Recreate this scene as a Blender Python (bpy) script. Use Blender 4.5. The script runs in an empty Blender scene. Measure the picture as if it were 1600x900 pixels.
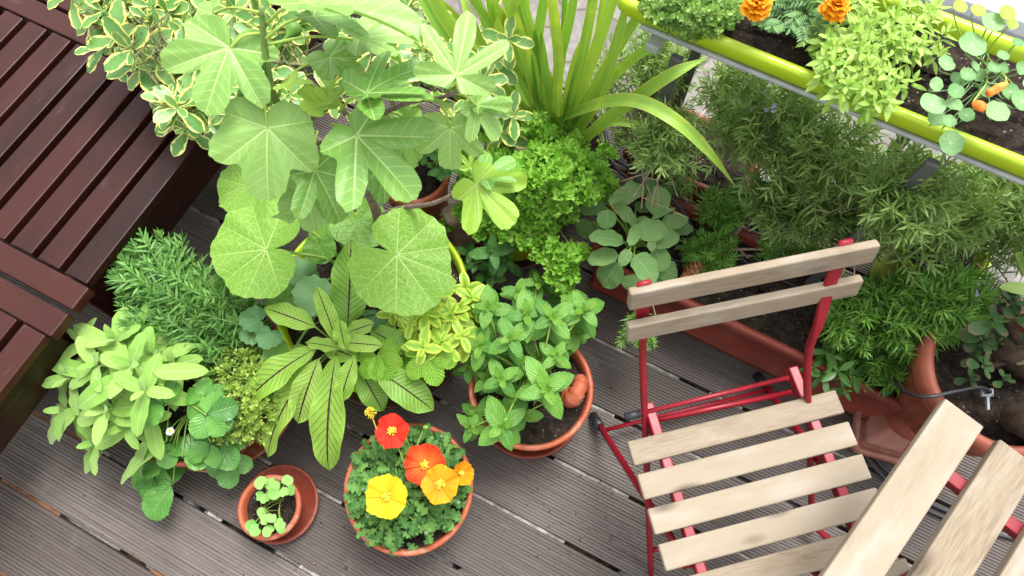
import bpy, math, random
import numpy as np
PI = math.pi
RNG = np.random.default_rng(11)
random.seed(5)
scene = bpy.context.scene
COL = scene.collection
U = RNG.uniform
# ------------------------------------------------------------------ camera
F, TILT, H = 1125.0, math.radians(21.8), 2.0
def at(x, y, z):
    """point at height z (metres) seen at photo pixel x, y (1600 x 900)"""
    a, b = (x - 800) / F, (450 - y) / F
    d = np.array([a, b * math.cos(TILT) + math.sin(TILT), b * math.sin(TILT) - math.cos(TILT)])
    return np.array([0, 0, H]) + d * ((z - H) / d[2])
cam = bpy.data.cameras.new('camera'); camo = bpy.data.objects.new('camera', cam); COL.objects.link(camo)
camo.location = (0, 0, H); camo.rotation_euler = (TILT, 0, 0)
cam.sensor_width = 36; cam.lens = F / 1600 * 36; cam.clip_start = .05; cam.clip_end = 200
cam.dof.use_dof = True; cam.dof.focus_distance = 1.72; cam.dof.aperture_fstop = 7.1
scene.camera = camo

# ------------------------------------------------------------------ vectors
def nrm(v):
    v = np.asarray(v, float); l = np.linalg.norm(v)
    return v / l if l > 1e-9 else np.array([0, 0, 1.0])
UP = np.array([0, 0, 1.0])
def V(*a): return np.array(a, float)
def rdir(el=0):
    a = U(0, 2 * PI); return V(math.cos(a) * math.cos(el), math.sin(a) * math.cos(el), math.sin(el))
def jit(v, s): return nrm(np.asarray(v) + RNG.normal(0, s, 3))
def spline(pts, k=6):
    p = np.asarray(pts, float)
    if len(p) < 3: return np.array([p[0] + (p[-1] - p[0]) * t for t in np.linspace(0, 1, k + 1)])
    q = np.vstack([2 * p[0] - p[1], p, 2 * p[-1] - p[-2]]); out = []
    for i in range(1, len(q) - 2):
        for t in np.linspace(0, 1, k, endpoint=False):
            a, b, c, d = q[i - 1], q[i], q[i + 1], q[i + 2]
            out.append(.5 * (2 * b + (c - a) * t + (2 * a - 5 * b + 4 * c - d) * t * t + (3 * b - a - 3 * c + d) * t ** 3))
    out.append(p[-1]); return np.array(out)

# ------------------------------------------------------------------ objects
WL = {}
class MB:
    """collects quads; build() links them as one mesh object"""
    def __init__(s): s.v = []; s.f = []; s.u = []; s.a = []; s.n = 0
    def add(s, v, f, uv=None, var=.5):
        v = np.asarray(v, float); n = len(v)
        s.v.append(v); s.f.append(np.asarray(f, np.int64) + s.n)
        s.u.append(np.zeros((n, 2)) if uv is None else np.asarray(uv, float))
        s.a.append(np.full(n, var) if np.isscalar(var) else np.asarray(var, float)); s.n += n
    def merge(s, proto, M, loc, var=None):
        v, f, u, a = proto
        s.add(v @ M.T + loc, f, u, a if var is None else a * .5 + var * .5)
    def proto(s): return np.concatenate(s.v), np.concatenate(s.f), np.concatenate(s.u), np.concatenate(s.a)
    def build(s, name, mat, parent=None, smooth=True, bevel=0, origin=None):
        v, f, u, a = s.proto()
        if parent is not None: off = WL[parent.name]
        elif origin is not None: off = np.asarray(origin, float)
        else: off = V(v[:, 0].mean(), v[:, 1].mean(), v[:, 2].min())
        me = bpy.data.meshes.new(name)
        me.vertices.add(len(v)); me.vertices.foreach_set('co', (v - off).astype(np.float32).ravel())
        me.loops.add(f.size); me.loops.foreach_set('vertex_index', f.astype(np.int32).ravel())
        me.polygons.add(len(f)); me.polygons.foreach_set('loop_start', np.arange(0, f.size, 4, dtype=np.int32))
        me.polygons.foreach_set('use_smooth', np.full(len(f), smooth))
        uv = me.uv_layers.new(name='UVMap'); uv.data.foreach_set('uv', u[f.ravel()].astype(np.float32).ravel())
        at_ = me.attributes.new('var', 'FLOAT', 'POINT'); at_.data.foreach_set('value', a.astype(np.float32))
        me.update(calc_edges=True); me.validate()
        me.materials.append(mat)
        o = bpy.data.objects.new(name, me); COL.objects.link(o)
        if parent is not None: o.parent = parent
        else: o.location = off
        WL[o.name] = off
        if bevel:
            m = o.modifiers.new('Bevel', 'BEVEL'); m.width = bevel; m.segments = 2; m.limit_method = 'ANGLE'
            m.harden_normals = False
        return o
def tag(o, label=None, cat=None, group=None, kind=None):
    if label: o['label'] = label
    if cat: o['category'] = cat
    if group: o['group'] = group
    if kind: o['kind'] = kind
    return o
def thing(name, label, cat, loc, group=None):
    o = bpy.data.objects.new(name, None); COL.objects.link(o)
    o.location = tuple(float(c) for c in loc); o.empty_display_size = .05; WL[o.name] = np.asarray(loc, float)
    return tag(o, label, cat, group)

# ------------------------------------------------------------------ shapes
_G = {}
def gridf(nt, ns, closed=False):
    k = (nt, ns, closed)
    if k not in _G:
        f = []; w = ns if closed else ns + 1
        for i in range(nt):
            for j in range(ns):
                j2 = (j + 1) % w
                f.append((i * w + j, i * w + j2, (i + 1) * w + j2, (i + 1) * w + j))
        _G[k] = np.array(f)
    return _G[k]
PROF = {
 'ovate': ([0, .07, .2, .38, .58, .76, .9, 1], [.03, .52, .9, 1, .86, .55, .24, .01]),
 'mint': ([0, .06, .18, .36, .56, .76, .9, 1], [.05, .55, .92, 1, .93, .68, .36, .02]),
 'lance': ([0, .1, .3, .5, .7, .86, 1], [.08, .42, .88, 1, .82, .45, .01]),
 'sorrel': ([0, .05, .16, .4, .62, .82, .93, 1], [.08, .3, .68, .98, 1, .72, .4, .02]),
 'ellip': ([0, .07, .22, .48, .74, .9, .97, 1], [.04, .48, .86, 1, .86, .52, .25, .03]),
 'sage': ([0, .06, .16, .36, .62, .84, .94, 1], [.06, .5, .82, 1, .98, .74, .46, .10]),
 'obov': ([0, .1, .3, .58, .8, .93, 1], [.06, .28, .68, 1, .9, .5, .04]),
 'wedge': ([0, .1, .3, .56, .8, .93, 1], [.05, .4, .82, 1, .85, .5, .12]),
 'needle': ([0, .25, .8, 1], [.6, 1, .9, .1]),
 'petal': ([0, .15, .4, .7, .9, 1], [.12, .4, .78, 1, .92, .6]),
 'jade': ([0, .1, .3, .6, .85, .96, 1], [.2, .4, .7, 1, .85, .45, .1]),
}
def leaf(mb, P, D, L, W, prof='ovate', N=UP, bend=.4, fold=.15, wave=0., nt=8, ns=4, var=None, serr=0., lobes=0, roll=0., thick=0.):
    D = nrm(D); Y = np.cross(N, D)
    if np.linalg.norm(Y) < 1e-3: Y = np.cross(V(1, .3, 0), D)
    Y = nrm(Y); Z = np.cross(D, Y)
    if roll: Y, Z = Y * math.cos(roll) + Z * math.sin(roll), Z * math.cos(roll) - Y * math.sin(roll)
    t = np.linspace(0, 1, nt + 1); s = np.linspace(-1, 1, ns + 1)
    w = np.interp(t, *PROF[prof]) * W / 2
    if serr: w = w * (1 + serr * np.where(np.arange(nt + 1) % 2 == 1, -1, 1) * (t > .1) * (t < .97))
    if lobes: w = w * (.26 + .74 * np.abs(np.sin(t * PI * lobes + .3)) ** .8)
    an = bend * t; st = L / nt
    x = np.concatenate([[0], np.cumsum(np.cos((an[1:] + an[:-1]) / 2) * st)])
    z = -np.concatenate([[0], np.cumsum(np.sin((an[1:] + an[:-1]) / 2) * st)])
    T, S = np.meshgrid(t, s, indexing='ij'); Wd = np.repeat(w[:, None], ns + 1, 1)
    X = np.repeat(x[:, None], ns + 1, 1); Yc = S * Wd
    Zc = np.repeat(z[:, None], ns + 1, 1) + fold * np.abs(Yc)
    if wave: Zc = Zc + wave * W * np.sin(T * 2 * PI * 2.5 + U(0, 6)) * S * np.abs(S)
    if serr and lobes == 0: X = X + serr * .25 * L / nt * np.abs(S) * np.where((np.arange(nt + 1) % 2)[:, None] == 1, -1, 1)
    v = P + X.ravel()[:, None] * D + Yc.ravel()[:, None] * Y + Zc.ravel()[:, None] * Z
    uv = np.stack([S.ravel() * .5 + .5, T.ravel()], 1)
    va = U(0, 1) if var is None else var
    mb.add(v, gridf(nt, ns), uv, va)
    if thick:
        z2 = v - (thick * (1 - S.ravel() ** 2) * np.sin(np.clip(T.ravel(), .02, .98) * PI) ** .5)[:, None] * Z
        mb.add(z2, gridf(nt, ns)[:, ::-1], uv, va)
OUT = {
 'fig': ([0, 8, 15, 21, 26, 31, 37, 47, 57, 66, 73, 79, 87, 97, 108, 119, 134, 151, 166, 180],
         [1, .985, .92, .76, .56, .52, .72, .90, .92, .80, .60, .50, .58, .68, .70, .62, .48, .38, .22, .06]),
 'fig5': ([0, 8, 15, 20, 24, 29, 35, 44, 54, 63, 70, 77, 87, 100, 115, 130, 150, 168, 180],
          [1, .985, .92, .76, .52, .44, .64, .86, .92, .80, .58, .42, .42, .48, .46, .38, .26, .14, .06]),
 'fig3': ([0, 9, 18, 26, 32, 38, 47, 58, 69, 81, 96, 111, 129, 150, 168, 180],
          [1, .985, .92, .76, .64, .66, .82, .88, .80, .68, .64, .62, .54, .44, .28, .06]),
 'figdeep': ([0, 6, 12, 18, 23, 27, 33, 40, 47, 54, 60, 66, 73, 84, 96, 108, 120, 140, 160, 180],
             [1, .93, .76, .5, .3, .3, .56, .86, .92, .78, .5, .34, .34, .56, .64, .56, .42, .3, .24, .06]),
 'heart': ([0, 8, 20, 40, 60, 80, 100, 120, 140, 155, 166, 174, 180],
           [1, .985, .97, .95, .93, .9, .87, .82, .74, .64, .5, .3, .1]),
 'round': ([0, 24, 48, 72, 96, 120, 150, 180], [1, .95, 1, .94, .98, .92, .97, .9]),
 'clover': ([0, 20, 45, 90, 140, 180], [.93, 1, 1, .95, .8, .4]),
 'kale': ([0, 10, 20, 30, 42, 54, 66, 80, 95, 110, 130, 150, 180], [1, .92, .97, .82, .88, .74, .8, .64, .68, .52, .42, .25, .06]),
}
def pleaf(mb, P, D, R, out='round', N=UP, na=48, nr=6, cup=0., droop=0., ripple=0., rk=5, fold=0., teeth=0, tamp=.03, var=None, asym=1., quilt=0., vf=0., ribs=(0, 48, -48, 104, -104)):
    D = nrm(D); Y = np.cross(N, D)
    if np.linalg.norm(Y) < 1e-3: Y = np.cross(V(1, .3, 0), D)
    Y = nrm(Y); Z = np.cross(D, Y)
    th = np.linspace(-PI, PI, na, endpoint=False) + PI / na
    ro = np.interp(np.abs(np.degrees(th)), *OUT[out])
    ro = ro * np.where(th > 0, asym, 1.)
    ro = ro * (1 + .025 * np.sin(3 * th + U(0, 6)) + .02 * np.sin(7 * th + U(0, 6)))
    if teeth: ro = ro * (1 + tamp * np.sin(teeth * th))
    rr = np.concatenate([[.015], np.linspace(0, 1, nr + 1)[1:]])
    Rr, Th = np.meshgrid(rr, th, indexing='ij'); r = Rr * ro[None, :]
    x = r * np.cos(Th); y = r * np.sin(Th)
    z = cup * r ** 2 - droop * np.clip(x, 0, 9) ** 2 + fold * np.abs(y) + ripple * np.sin(rk * Th + U(0, 6)) * Rr ** 2
    if vf:
        rb = np.radians(np.array(ribs)); k = np.argmin(np.abs(Th[..., None] - rb), axis=-1); da = np.abs(Th - rb[k])
        cu = np.array([U(-.16, .05) for _ in ribs])
        z = z + vf * r * np.sin(np.minimum(da, 1.2)) * (1 - .5 * Rr * (da > .2)) + cu[k] * (r ** 2) * np.exp(-(da / .35) ** 2)
    if quilt: z = z + quilt * np.sin(np.abs(Th) * 11) * Rr * (1 - .3 * Rr)
    v = P + R * (x.ravel()[:, None] * D + y.ravel()[:, None] * Y + z.ravel()[:, None] * Z)
    mb.add(v, gridf(nr, na, True), np.stack([x.ravel() * .4 + .5, y.ravel() * .4 + .5], 1), U(0, 1) if var is None else var)
def tube(mb, pts, r, n=6, var=.5):
    p = np.asarray(pts, float); k = len(p)
    rs = np.full(k, r) if np.isscalar(r) else np.interp(np.linspace(0, 1, k), np.linspace(0, 1, len(r)), r)
    tg = np.gradient(p, axis=0); tg /= np.maximum(np.linalg.norm(tg, axis=1), 1e-9)[:, None]
    a = nrm(np.cross(tg[0], V(.3, .2, 1) if abs(tg[0][2]) < .9 else V(1, 0, .1)))
    th = np.linspace(0, 2 * PI, n, endpoint=False); rows = []; uv = []
    P2 = np.vstack([p[:1], p, p[-1:]]); T2 = np.vstack([tg[:1], tg, tg[-1:]]); R2 = np.concatenate([[rs[0] * .02], rs, [rs[-1] * .02]])
    d = 0
    for i in range(k + 2):
        if i: d += np.linalg.norm(P2[i] - P2[i - 1])
        a = nrm(a - T2[i] * np.dot(a, T2[i])); b = np.cross(T2[i], a)
        rows.append(P2[i] + R2[i] * (np.cos(th)[:, None] * a + np.sin(th)[:, None] * b))
        uv.append(np.stack([th / (2 * PI), np.full(n, d)], 1))
    mb.add(np.vstack(rows), gridf(k + 1, n, True), np.vstack(uv), var)
def lathe(mb, c, prof, n=56, var=.5, wob=0.):
    th = np.linspace(0, 2 * PI, n, endpoint=False); rows = []; uv = []
    w = 1 + wob * np.sin(2 * th + 1)
    for r, z in prof:
        rows.append(np.stack([c[0] + r * w * np.cos(th), c[1] + r * w * np.sin(th), np.full(n, c[2] + z)], 1))
        uv.append(np.stack([th / 2 / PI, np.full(n, z)], 1))
    mb.add(np.vstack(rows), gridf(len(prof) - 1, n, True), np.vstack(uv), var)
def box(mb, c, ex, ey, ez, dx, dy, dz, var=None):
    """box centred at c with axes ex ey ez and full sizes; uv runs along x in metres"""
    ex, ey, ez = nrm(ex), nrm(ey), nrm(ez)
    s = np.array([(i, j, k) for i in (-.5, .5) for j in (-.5, .5) for k in (-.5, .5)])
    v = np.asarray(c) + s[:, :1] * dx * ex + s[:, 1:2] * dy * ey + s[:, 2:] * dz * ez
    f = [(0, 1, 3, 2), (4, 6, 7, 5), (0, 4, 5, 1), (2, 3, 7, 6), (0, 2, 6, 4), (1, 5, 7, 3)]
    if np.dot(np.cross(ex, ey), ez) < 0: f = [q[::-1] for q in f]
    o = U(0, 50, 2)
    mb.add(v, f, np.stack([s[:, 0] * dx + o[0], s[:, 1] * dy + s[:, 2] * dz + o[1]], 1), U(0, 1) if var is None else var)
def bar(mb, pts, ws, hs, side, var=.5):
    """flat bar lofted along pts: width ws along 'side', height hs across it"""
    p = np.asarray(pts, float); k = len(p); tg = np.gradient(p, axis=0); rows = []
    sides = side if isinstance(side, list) else [side] * k
    ws = np.broadcast_to(np.asarray(ws, float), (k,)); hs = np.broadcast_to(np.asarray(hs, float), (k,))
    for i in [0] + list(range(k)) + [k - 1]:
        t = nrm(tg[i]); a = nrm(sides[i] - t * np.dot(sides[i], t)); b = np.cross(t, a)
        e = .02 if len(rows) in (0, k + 1) else 1
        w, h = ws[i] / 2 * e, hs[i] / 2 * e; c = .3 * min(w, h)
        rows.append(np.array([p[i] + a * x + b * y for x, y in ((w - c, h), (-w + c, h), (-w, h - c), (-w, -h + c), (-w + c, -h), (w - c, -h), (w, -h + c), (w, h - c))]))
    mb.add(np.vstack(rows), gridf(k + 1, 8, True), None, var)
def rrloft(mb, c, ang, rings, nc=8, var=.5, jz=0.):
    """loft of rounded rectangles: rings = (half length, half width, corner radius, z)"""
    ca, sa = math.cos(ang), math.sin(ang); rows = []; uv = []
    for a, b, r, z in rings:
        pts = []
        r = max(min(r, a * .999, b * .999), 1e-4)
        for (sx, sy, t0) in ((1, 1, 0), (-1, 1, PI / 2), (-1, -1, PI), (1, -1, 1.5 * PI)):
            for k in range(nc):
                t = t0 + k / (nc - 1) * PI / 2
                pts.append((sx * (a - r) + r * math.cos(t), sy * (b - r) + r * math.sin(t)))
        # a few points along the long sides keep soil and rims fine enough
        pts = np.array(pts); full = []
        for i in range(len(pts)):
            q = pts[(i + 1) % len(pts)]; m = 10 if (i + 1) % nc == 0 else 1
            for k in range(m): full.append(pts[i] + (q - pts[i]) * k / m)
        full = np.array(full)
        zz = np.full(len(full), z) + (RNG.normal(0, jz, len(full)) if jz else 0)
        rows.append(np.stack([c[0] + full[:, 0] * ca - full[:, 1] * sa, c[1] + full[:, 0] * sa + full[:, 1] * ca, c[2] + zz], 1))
        uv.append(full)
    mb.add(np.vstack(rows), gridf(len(rings) - 1, len(full), True), np.vstack(uv), var)
def frame(D, N=UP, roll=0):
    D = nrm(D); Y = np.cross(N, D)
    if np.linalg.norm(Y) < 1e-3: Y = np.cross(V(1, .3, 0), D)
    Y = nrm(Y); Z = np.cross(D, Y)
    if roll: Y, Z = Y * math.cos(roll) + Z * math.sin(roll), Z * math.cos(roll) - Y * math.sin(roll)
    return np.stack([D, Y, Z], 1)

# ------------------------------------------------------------------ materials
class NT:
    def __init__(s, name):
        s.m = bpy.data.materials.new(name); s.m.use_nodes = True; s.t = s.m.node_tree
        for n in list(s.t.nodes): s.t.nodes.remove(n)
    def n(s, typ, **kw):
        o = s.t.nodes.new(typ)
        for k, v in kw.items(): setattr(o, k, v)
        return o
    def put(s, sock, v):
        if isinstance(v, bpy.types.NodeSocket): s.t.links.new(v, sock)
        elif v is not None:
            if isinstance(v, (tuple, list)) and len(v) == 3 and sock.type == 'RGBA': v = (*v, 1)
            sock.default_value = v
    def math(s, op, a, b=None, c=None):
        o = s.n('ShaderNodeMath', operation=op)
        for i, v in enumerate((a, b, c)):
            if v is not None: s.put(o.inputs[i], v)
        return o.outputs[0]
    def ss(s, x, a, b, lo=0., hi=1.):
        o = s.n('ShaderNodeMapRange', interpolation_type='SMOOTHSTEP'); s.put(o.inputs[0], x)
        for i, v in zip((1, 2, 3, 4), (a, b, lo, hi)): o.inputs[i].default_value = v
        return o.outputs[0]
    def mix(s, f, a, b, blend='MIX'):
        o = s.n('ShaderNodeMix', data_type='RGBA', blend_type=blend)
        s.put(o.inputs[0], f); s.put(o.inputs[6], a); s.put(o.inputs[7], b); return o.outputs[2]
    def coord(s, which='Object'): return s.n('ShaderNodeTexCoord').outputs[which]
    def scale(s, vec, sc):
        o = s.n('ShaderNodeMapping'); s.put(o.inputs[0], vec); o.inputs[3].default_value = sc; return o.outputs[0]
    def noise(s, vec, sc, det=3, rough=.55):
        o = s.n('ShaderNodeTexNoise'); s.put(o.inputs['Vector'], vec); o.inputs['Scale'].default_value = sc
        o.inputs['Detail'].default_value = det; o.inputs['Roughness'].default_value = rough; return o.outputs['Fac']
    def vor(s, vec, sc, feature='F1', out='Distance'):
        o = s.n('ShaderNodeTexVoronoi', feature=feature); s.put(o.inputs['Vector'], vec); o.inputs['Scale'].default_value = sc
        return o.outputs[out]
    def var(s): return s.n('ShaderNodeAttribute', attribute_name='var').outputs['Fac']
    def uv(s):
        o = s.n('ShaderNodeSeparateXYZ'); s.t.links.new(s.coord('UV'), o.inputs[0]); return o.outputs[0], o.outputs[1]
    def bump(s, h, strength=.3, dist=.002):
        o = s.n('ShaderNodeBump'); o.inputs['Strength'].default_value = strength; o.inputs['Distance'].default_value = dist
        s.put(o.inputs['Height'], h); return o.outputs[0]
    def out(s, col, rough=.5, spec=.4, normal=None, trans=0., tcol=None, metal=0., coat=0., sheen=0.):
        p = s.n('ShaderNodeBsdfPrincipled'); s.put(p.inputs['Base Color'], col); s.put(p.inputs['Roughness'], rough)
        p.inputs['Specular IOR Level'].default_value = spec; p.inputs['Metallic'].default_value = metal
        p.inputs['Coat Weight'].default_value = coat; p.inputs['Coat Roughness'].default_value = .25
        if sheen: p.inputs['Sheen Weight'].default_value = sheen
        if normal is not None: s.t.links.new(normal, p.inputs['Normal'])
        o = s.n('ShaderNodeOutputMaterial'); sh = p.outputs[0]
        if trans:
            tr = s.n('ShaderNodeBsdfTranslucent'); s.put(tr.inputs[0], tcol if tcol is not None else col)
            if normal is not None: s.t.links.new(normal, tr.inputs['Normal'])
            mx = s.n('ShaderNodeMixShader'); mx.inputs[0].default_value = trans
            s.t.links.new(sh, mx.inputs[1]); s.t.links.new(tr.outputs[0], mx.inputs[2]); sh = mx.outputs[0]
        s.t.links.new(sh, o.inputs[0]); return s.m
def leafmat(name, c1, c2, vein=None, vw=.07, vn=0, vk=2., vs=.6, side=None, margin=None, mw=(.55, .72), bump=.4,
            trans=.3, rough=.45, spec=.4, radial=None, rw=.012, quilt=0, spots=None, nsc=40, tip=None, sheen=0.):
    n = NT(name); ux, uy = n.uv(); ob = n.coord()
    no = n.noise(ob, nsc, 3)
    f = n.math('ADD', n.var(), n.math('MULTIPLY', n.math('SUBTRACT', no, .5), .9))
    col = n.mix(n.ss(f, 0, 1), c1, c2); h = no
    if radial is not None:
        x = n.math('MULTIPLY', n.math('SUBTRACT', ux, .5), 2.5); y = n.math('MULTIPLY', n.math('SUBTRACT', uy, .5), 2.5)
        if radial == 'peltate':
            th = n.math('ARCTAN2', y, x); r = n.math('SQRT', n.math('ADD', n.math('MULTIPLY', x, x), n.math('MULTIPLY', y, y)))
            k = n.math('ABSOLUTE', n.math('SUBTRACT', n.math('FRACT', n.math('MULTIPLY', th, 9 / (2 * PI))), .5))
            d = n.math('MULTIPLY', n.math('MULTIPLY', k, 2 * PI / 9), r)
            m = n.math('MULTIPLY', n.math('SUBTRACT', 1., n.ss(d, rw * .4, rw * 1.6)), n.math('SUBTRACT', 1., n.ss(r, .6, .95)))
            m = n.math('MAXIMUM', m, n.math('SUBTRACT', 1., n.ss(r, .03, .09)))
        else:
            m = None; sec = None
            for a, ln in radial:
                ca, sa = math.cos(math.radians(a)), math.sin(math.radians(a))
                xx = n.math('ADD', n.math('MULTIPLY', x, ca), n.math('MULTIPLY', y, sa))
                yy = n.math('ABSOLUTE', n.math('SUBTRACT', n.math('MULTIPLY', y, ca), n.math('MULTIPLY', x, sa)))
                wd = n.math('ADD', yy, n.math('MULTIPLY', xx, rw * .7 / ln))
                q = n.math('MULTIPLY', n.math('SUBTRACT', 1., n.ss(wd, rw * .5, rw * 1.5)), n.ss(xx, -.01, .02))
                m = q if m is None else n.math('MAXIMUM', m, q)
                # side veins leaving this rib, only close to it
                fr = n.math('ABSOLUTE', n.math('SUBTRACT', n.math('FRACT', n.math('MULTIPLY', n.math('SUBTRACT', xx, n.math('MULTIPLY', yy, .75)), 7.)), .5))
                s2 = n.math('MULTIPLY', n.math('MULTIPLY', n.math('SUBTRACT', 1., n.ss(fr, .03, .1)), n.ss(xx, .08, .16)), n.math('SUBTRACT', 1., n.ss(n.math('DIVIDE', yy, n.math('MAXIMUM', xx, .05)), .3, .45)))
                sec = s2 if sec is None else n.math('MAXIMUM', sec, s2)
            m = n.math('MAXIMUM', m, n.math('MULTIPLY', sec, .35))
        col = n.mix(n.math('MULTIPLY', m, vs), col, vein); h = n.math('SUBTRACT', h, n.math('MULTIPLY', m, 1.))
        if quilt:
            dist = n.vor(ob, quilt, 'DISTANCE_TO_EDGE'); q = n.ss(dist, 0., .3)
            h = n.math('ADD', h, n.math('MULTIPLY', q, 1.2)); col = n.mix(n.math('MULTIPLY', n.math('SUBTRACT', 1., n.ss(dist, 0., .09)), .22), col, vein)
    else:
        s = n.math('ABSOLUTE', n.math('MULTIPLY', n.math('SUBTRACT', ux, .5), 2.))
        if margin is not None:
            mm = n.ss(n.math('ADD', s, n.math('MULTIPLY', n.math('SUBTRACT', n.noise(ob, 70, 2), .5), .9)), *mw)
            col = n.mix(mm, col, margin)
        if vein is not None:
            m = n.math('SUBTRACT', 1., n.ss(s, vw * .5, vw * 1.5))
            if vn:
                wob = n.math('MULTIPLY', n.math('SUBTRACT', n.noise(ob, 60, 2), .5), .5)
                fr = n.math('FRACT', n.math('ADD', n.math('SUBTRACT', n.math('MULTIPLY', uy, float(vn)), n.math('MULTIPLY', s, vk)), wob))
                tri = n.math('MULTIPLY', n.math('ABSOLUTE', n.math('SUBTRACT', fr, .5)), 2.)
                sm = n.math('MULTIPLY', n.ss(tri, .84, .98), n.math('SUBTRACT', 1., n.ss(s, .75, 1.)))
                h = n.math('SUBTRACT', h, n.math('MULTIPLY', n.ss(tri, .35, 1.), 1.1))
                col = n.mix(n.math('MULTIPLY', sm, vs * .7), col, side or vein)
            col = n.mix(n.math('MULTIPLY', m, vs), col, vein); h = n.math('SUBTRACT', h, n.math('MULTIPLY', m, .8))
        if tip is not None: col = n.mix(n.ss(uy, .55, 1.1), col, tip)
    if spots is not None: col = n.mix(n.ss(n.noise(ob, 90, 2), .5, .6), col, spots)
    geo = n.n('ShaderNodeNewGeometry'); back = n.mix(.35, col, (.32, .42, .2))
    col = n.mix(n.math('MULTIPLY', n.math('SUBTRACT', 1., geo.outputs['Backfacing']), .6), col, back)
    tc = n.mix(1., col, (1.25, 1.2, .55), 'MULTIPLY')
    return n.out(col, n.ss(no, 0, 1, rough - .08, rough + .1), spec, n.bump(h, bump, .0012), trans, tc, sheen=sheen)
def stemmat(name, c1, c2, sc=60, rough=.6, bump=.4, spec=.3):
    n = NT(name); no = n.noise(n.coord(), sc, 4)
    return n.out(n.mix(n.ss(n.math('ADD', n.math('MULTIPLY', n.var(), .4), no), .35, .95), c1, c2), rough, spec, n.bump(no, bump, .002))
def flatmat(name, c, rough=.4, spec=.5, metal=0, var_amt=.25, sc=9, bump=.08, coat=0, c2=None):
    n = NT(name); ob = n.coord(); no = n.noise(ob, sc, 5); fine = n.noise(ob, sc * 14, 3)
    d = c2 or tuple(x * (1 - var_amt) for x in c)
    col = n.mix(n.ss(no, .3, .75), c, d); col = n.mix(n.math('MULTIPLY', fine, .25), col, d)
    return n.out(col, n.ss(no, .2, .8, rough - .07, rough + .12), spec, n.bump(fine, bump, .001), metal=metal, coat=coat)
M = {}
def terracotta(name, c, dusty, amt=(.47, .72)):
    n = NT(name); ob = n.coord(); a = n.noise(ob, 7, 5, .65); b = n.noise(ob, 120, 3); z = n.n('ShaderNodeSeparateXYZ'); n.t.links.new(ob, z.inputs[0])
    col = n.mix(n.ss(a, .3, .7), c, tuple(x * .72 for x in c)); col = n.mix(n.ss(n.noise(n.scale(ob, (1, 1, .35)), 16, 6, .75), *amt, 0, .8), col, dusty)
    col = n.mix(n.ss(n.vor(ob, 75), .0, .06, .55, 0), col, (.12, .06, .04))
    col = n.mix(n.ss(n.noise(ob, 38, 5, .75), .6, .75, 0, .55), col, tuple(x * .35 for x in c))
    return n.out(col, n.ss(a, .2, .8, .42, .68), .35, n.bump(n.math('ADD', b, n.math('MULTIPLY', a, 2)), .25, .001))
M['terra'] = terracotta('terracotta', (.38, .088, .036), (.46, .25, .165))
M['terra_dark'] = terracotta('terracotta_plastic', (.20, .036, .021), (.27, .10, .07), (.52, .8))
M['terra_saucer'] = terracotta('terracotta_saucer', (.24, .046, .026), (.27, .095, .06))
M['terra_pink'] = terracotta('terracotta_pink', (.33, .13, .085), (.38, .21, .165), (.4, .7))
M['terra_urn'] = terracotta('terracotta_urn', (.25, .065, .036), (.32, .13, .09), (.5, .8))
M['lime'] = flatmat('lime_plastic', (.37, .52, .012), .3, .5, var_amt=.12, sc=5)
M['saucer_brown'] = flatmat('brown_saucer', (.11, .05, .04), .4, .5, var_amt=.35)
M['grey_metal'] = flatmat('galvanised_metal', (.46, .48, .50), .38, .5, .15, .3, 20)
M['dark_metal'] = flatmat('dark_grey_metal', (.10, .105, .10), .4, .5, .1, .3, 12)
M['red'] = flatmat('red_enamel', (.25, .008, .018), .36, .35, 0, .3, 14, coat=.05)
M['black_rubber'] = flatmat('black_rubber', (.02, .021, .025), .45, .5, 0, .2, 30)
M['grey_tube'] = flatmat('grey_tube', (.22, .25, .27), .4, .5, 0, .2, 30)
M['bolt'] = flatmat('steel_bolt', (.35, .36, .38), .3, .5, .9, .2, 30)
def soilmat():
    n = NT('potting_soil'); ob = n.coord(); a = n.noise(ob, 55, 6, .7); v = n.vor(ob, 90)
    col = n.mix(n.ss(a, .35, .7), (.012, .009, .007), (.05, .035, .026))
    cell = n.vor(ob, 130, 'F1', 'Color'); sp = n.n('ShaderNodeSeparateColor'); n.t.links.new(cell, sp.inputs[0])
    dd = n.vor(ob, 130)
    pale = n.math('MULTIPLY', n.math('GREATER_THAN', sp.outputs[0], .93), n.math('SUBTRACT', 1., n.ss(dd, .2, .34)))
    col = n.mix(n.math('MULTIPLY', pale, .8), col, (.34, .28, .2))
    brown = n.math('MULTIPLY', n.math('GREATER_THAN', sp.outputs[1], .86), n.math('SUBTRACT', 1., n.ss(dd, .3, .45)))
    col = n.mix(n.math('MULTIPLY', brown, .7), col, (.10, .055, .03))
    return n.out(col, .9, .2, n.bump(n.math('ADD', n.math('MULTIPLY', a, 2), n.math('SUBTRACT', 1., v)), 1., .006))
M['soil'] = soilmat()
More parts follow.
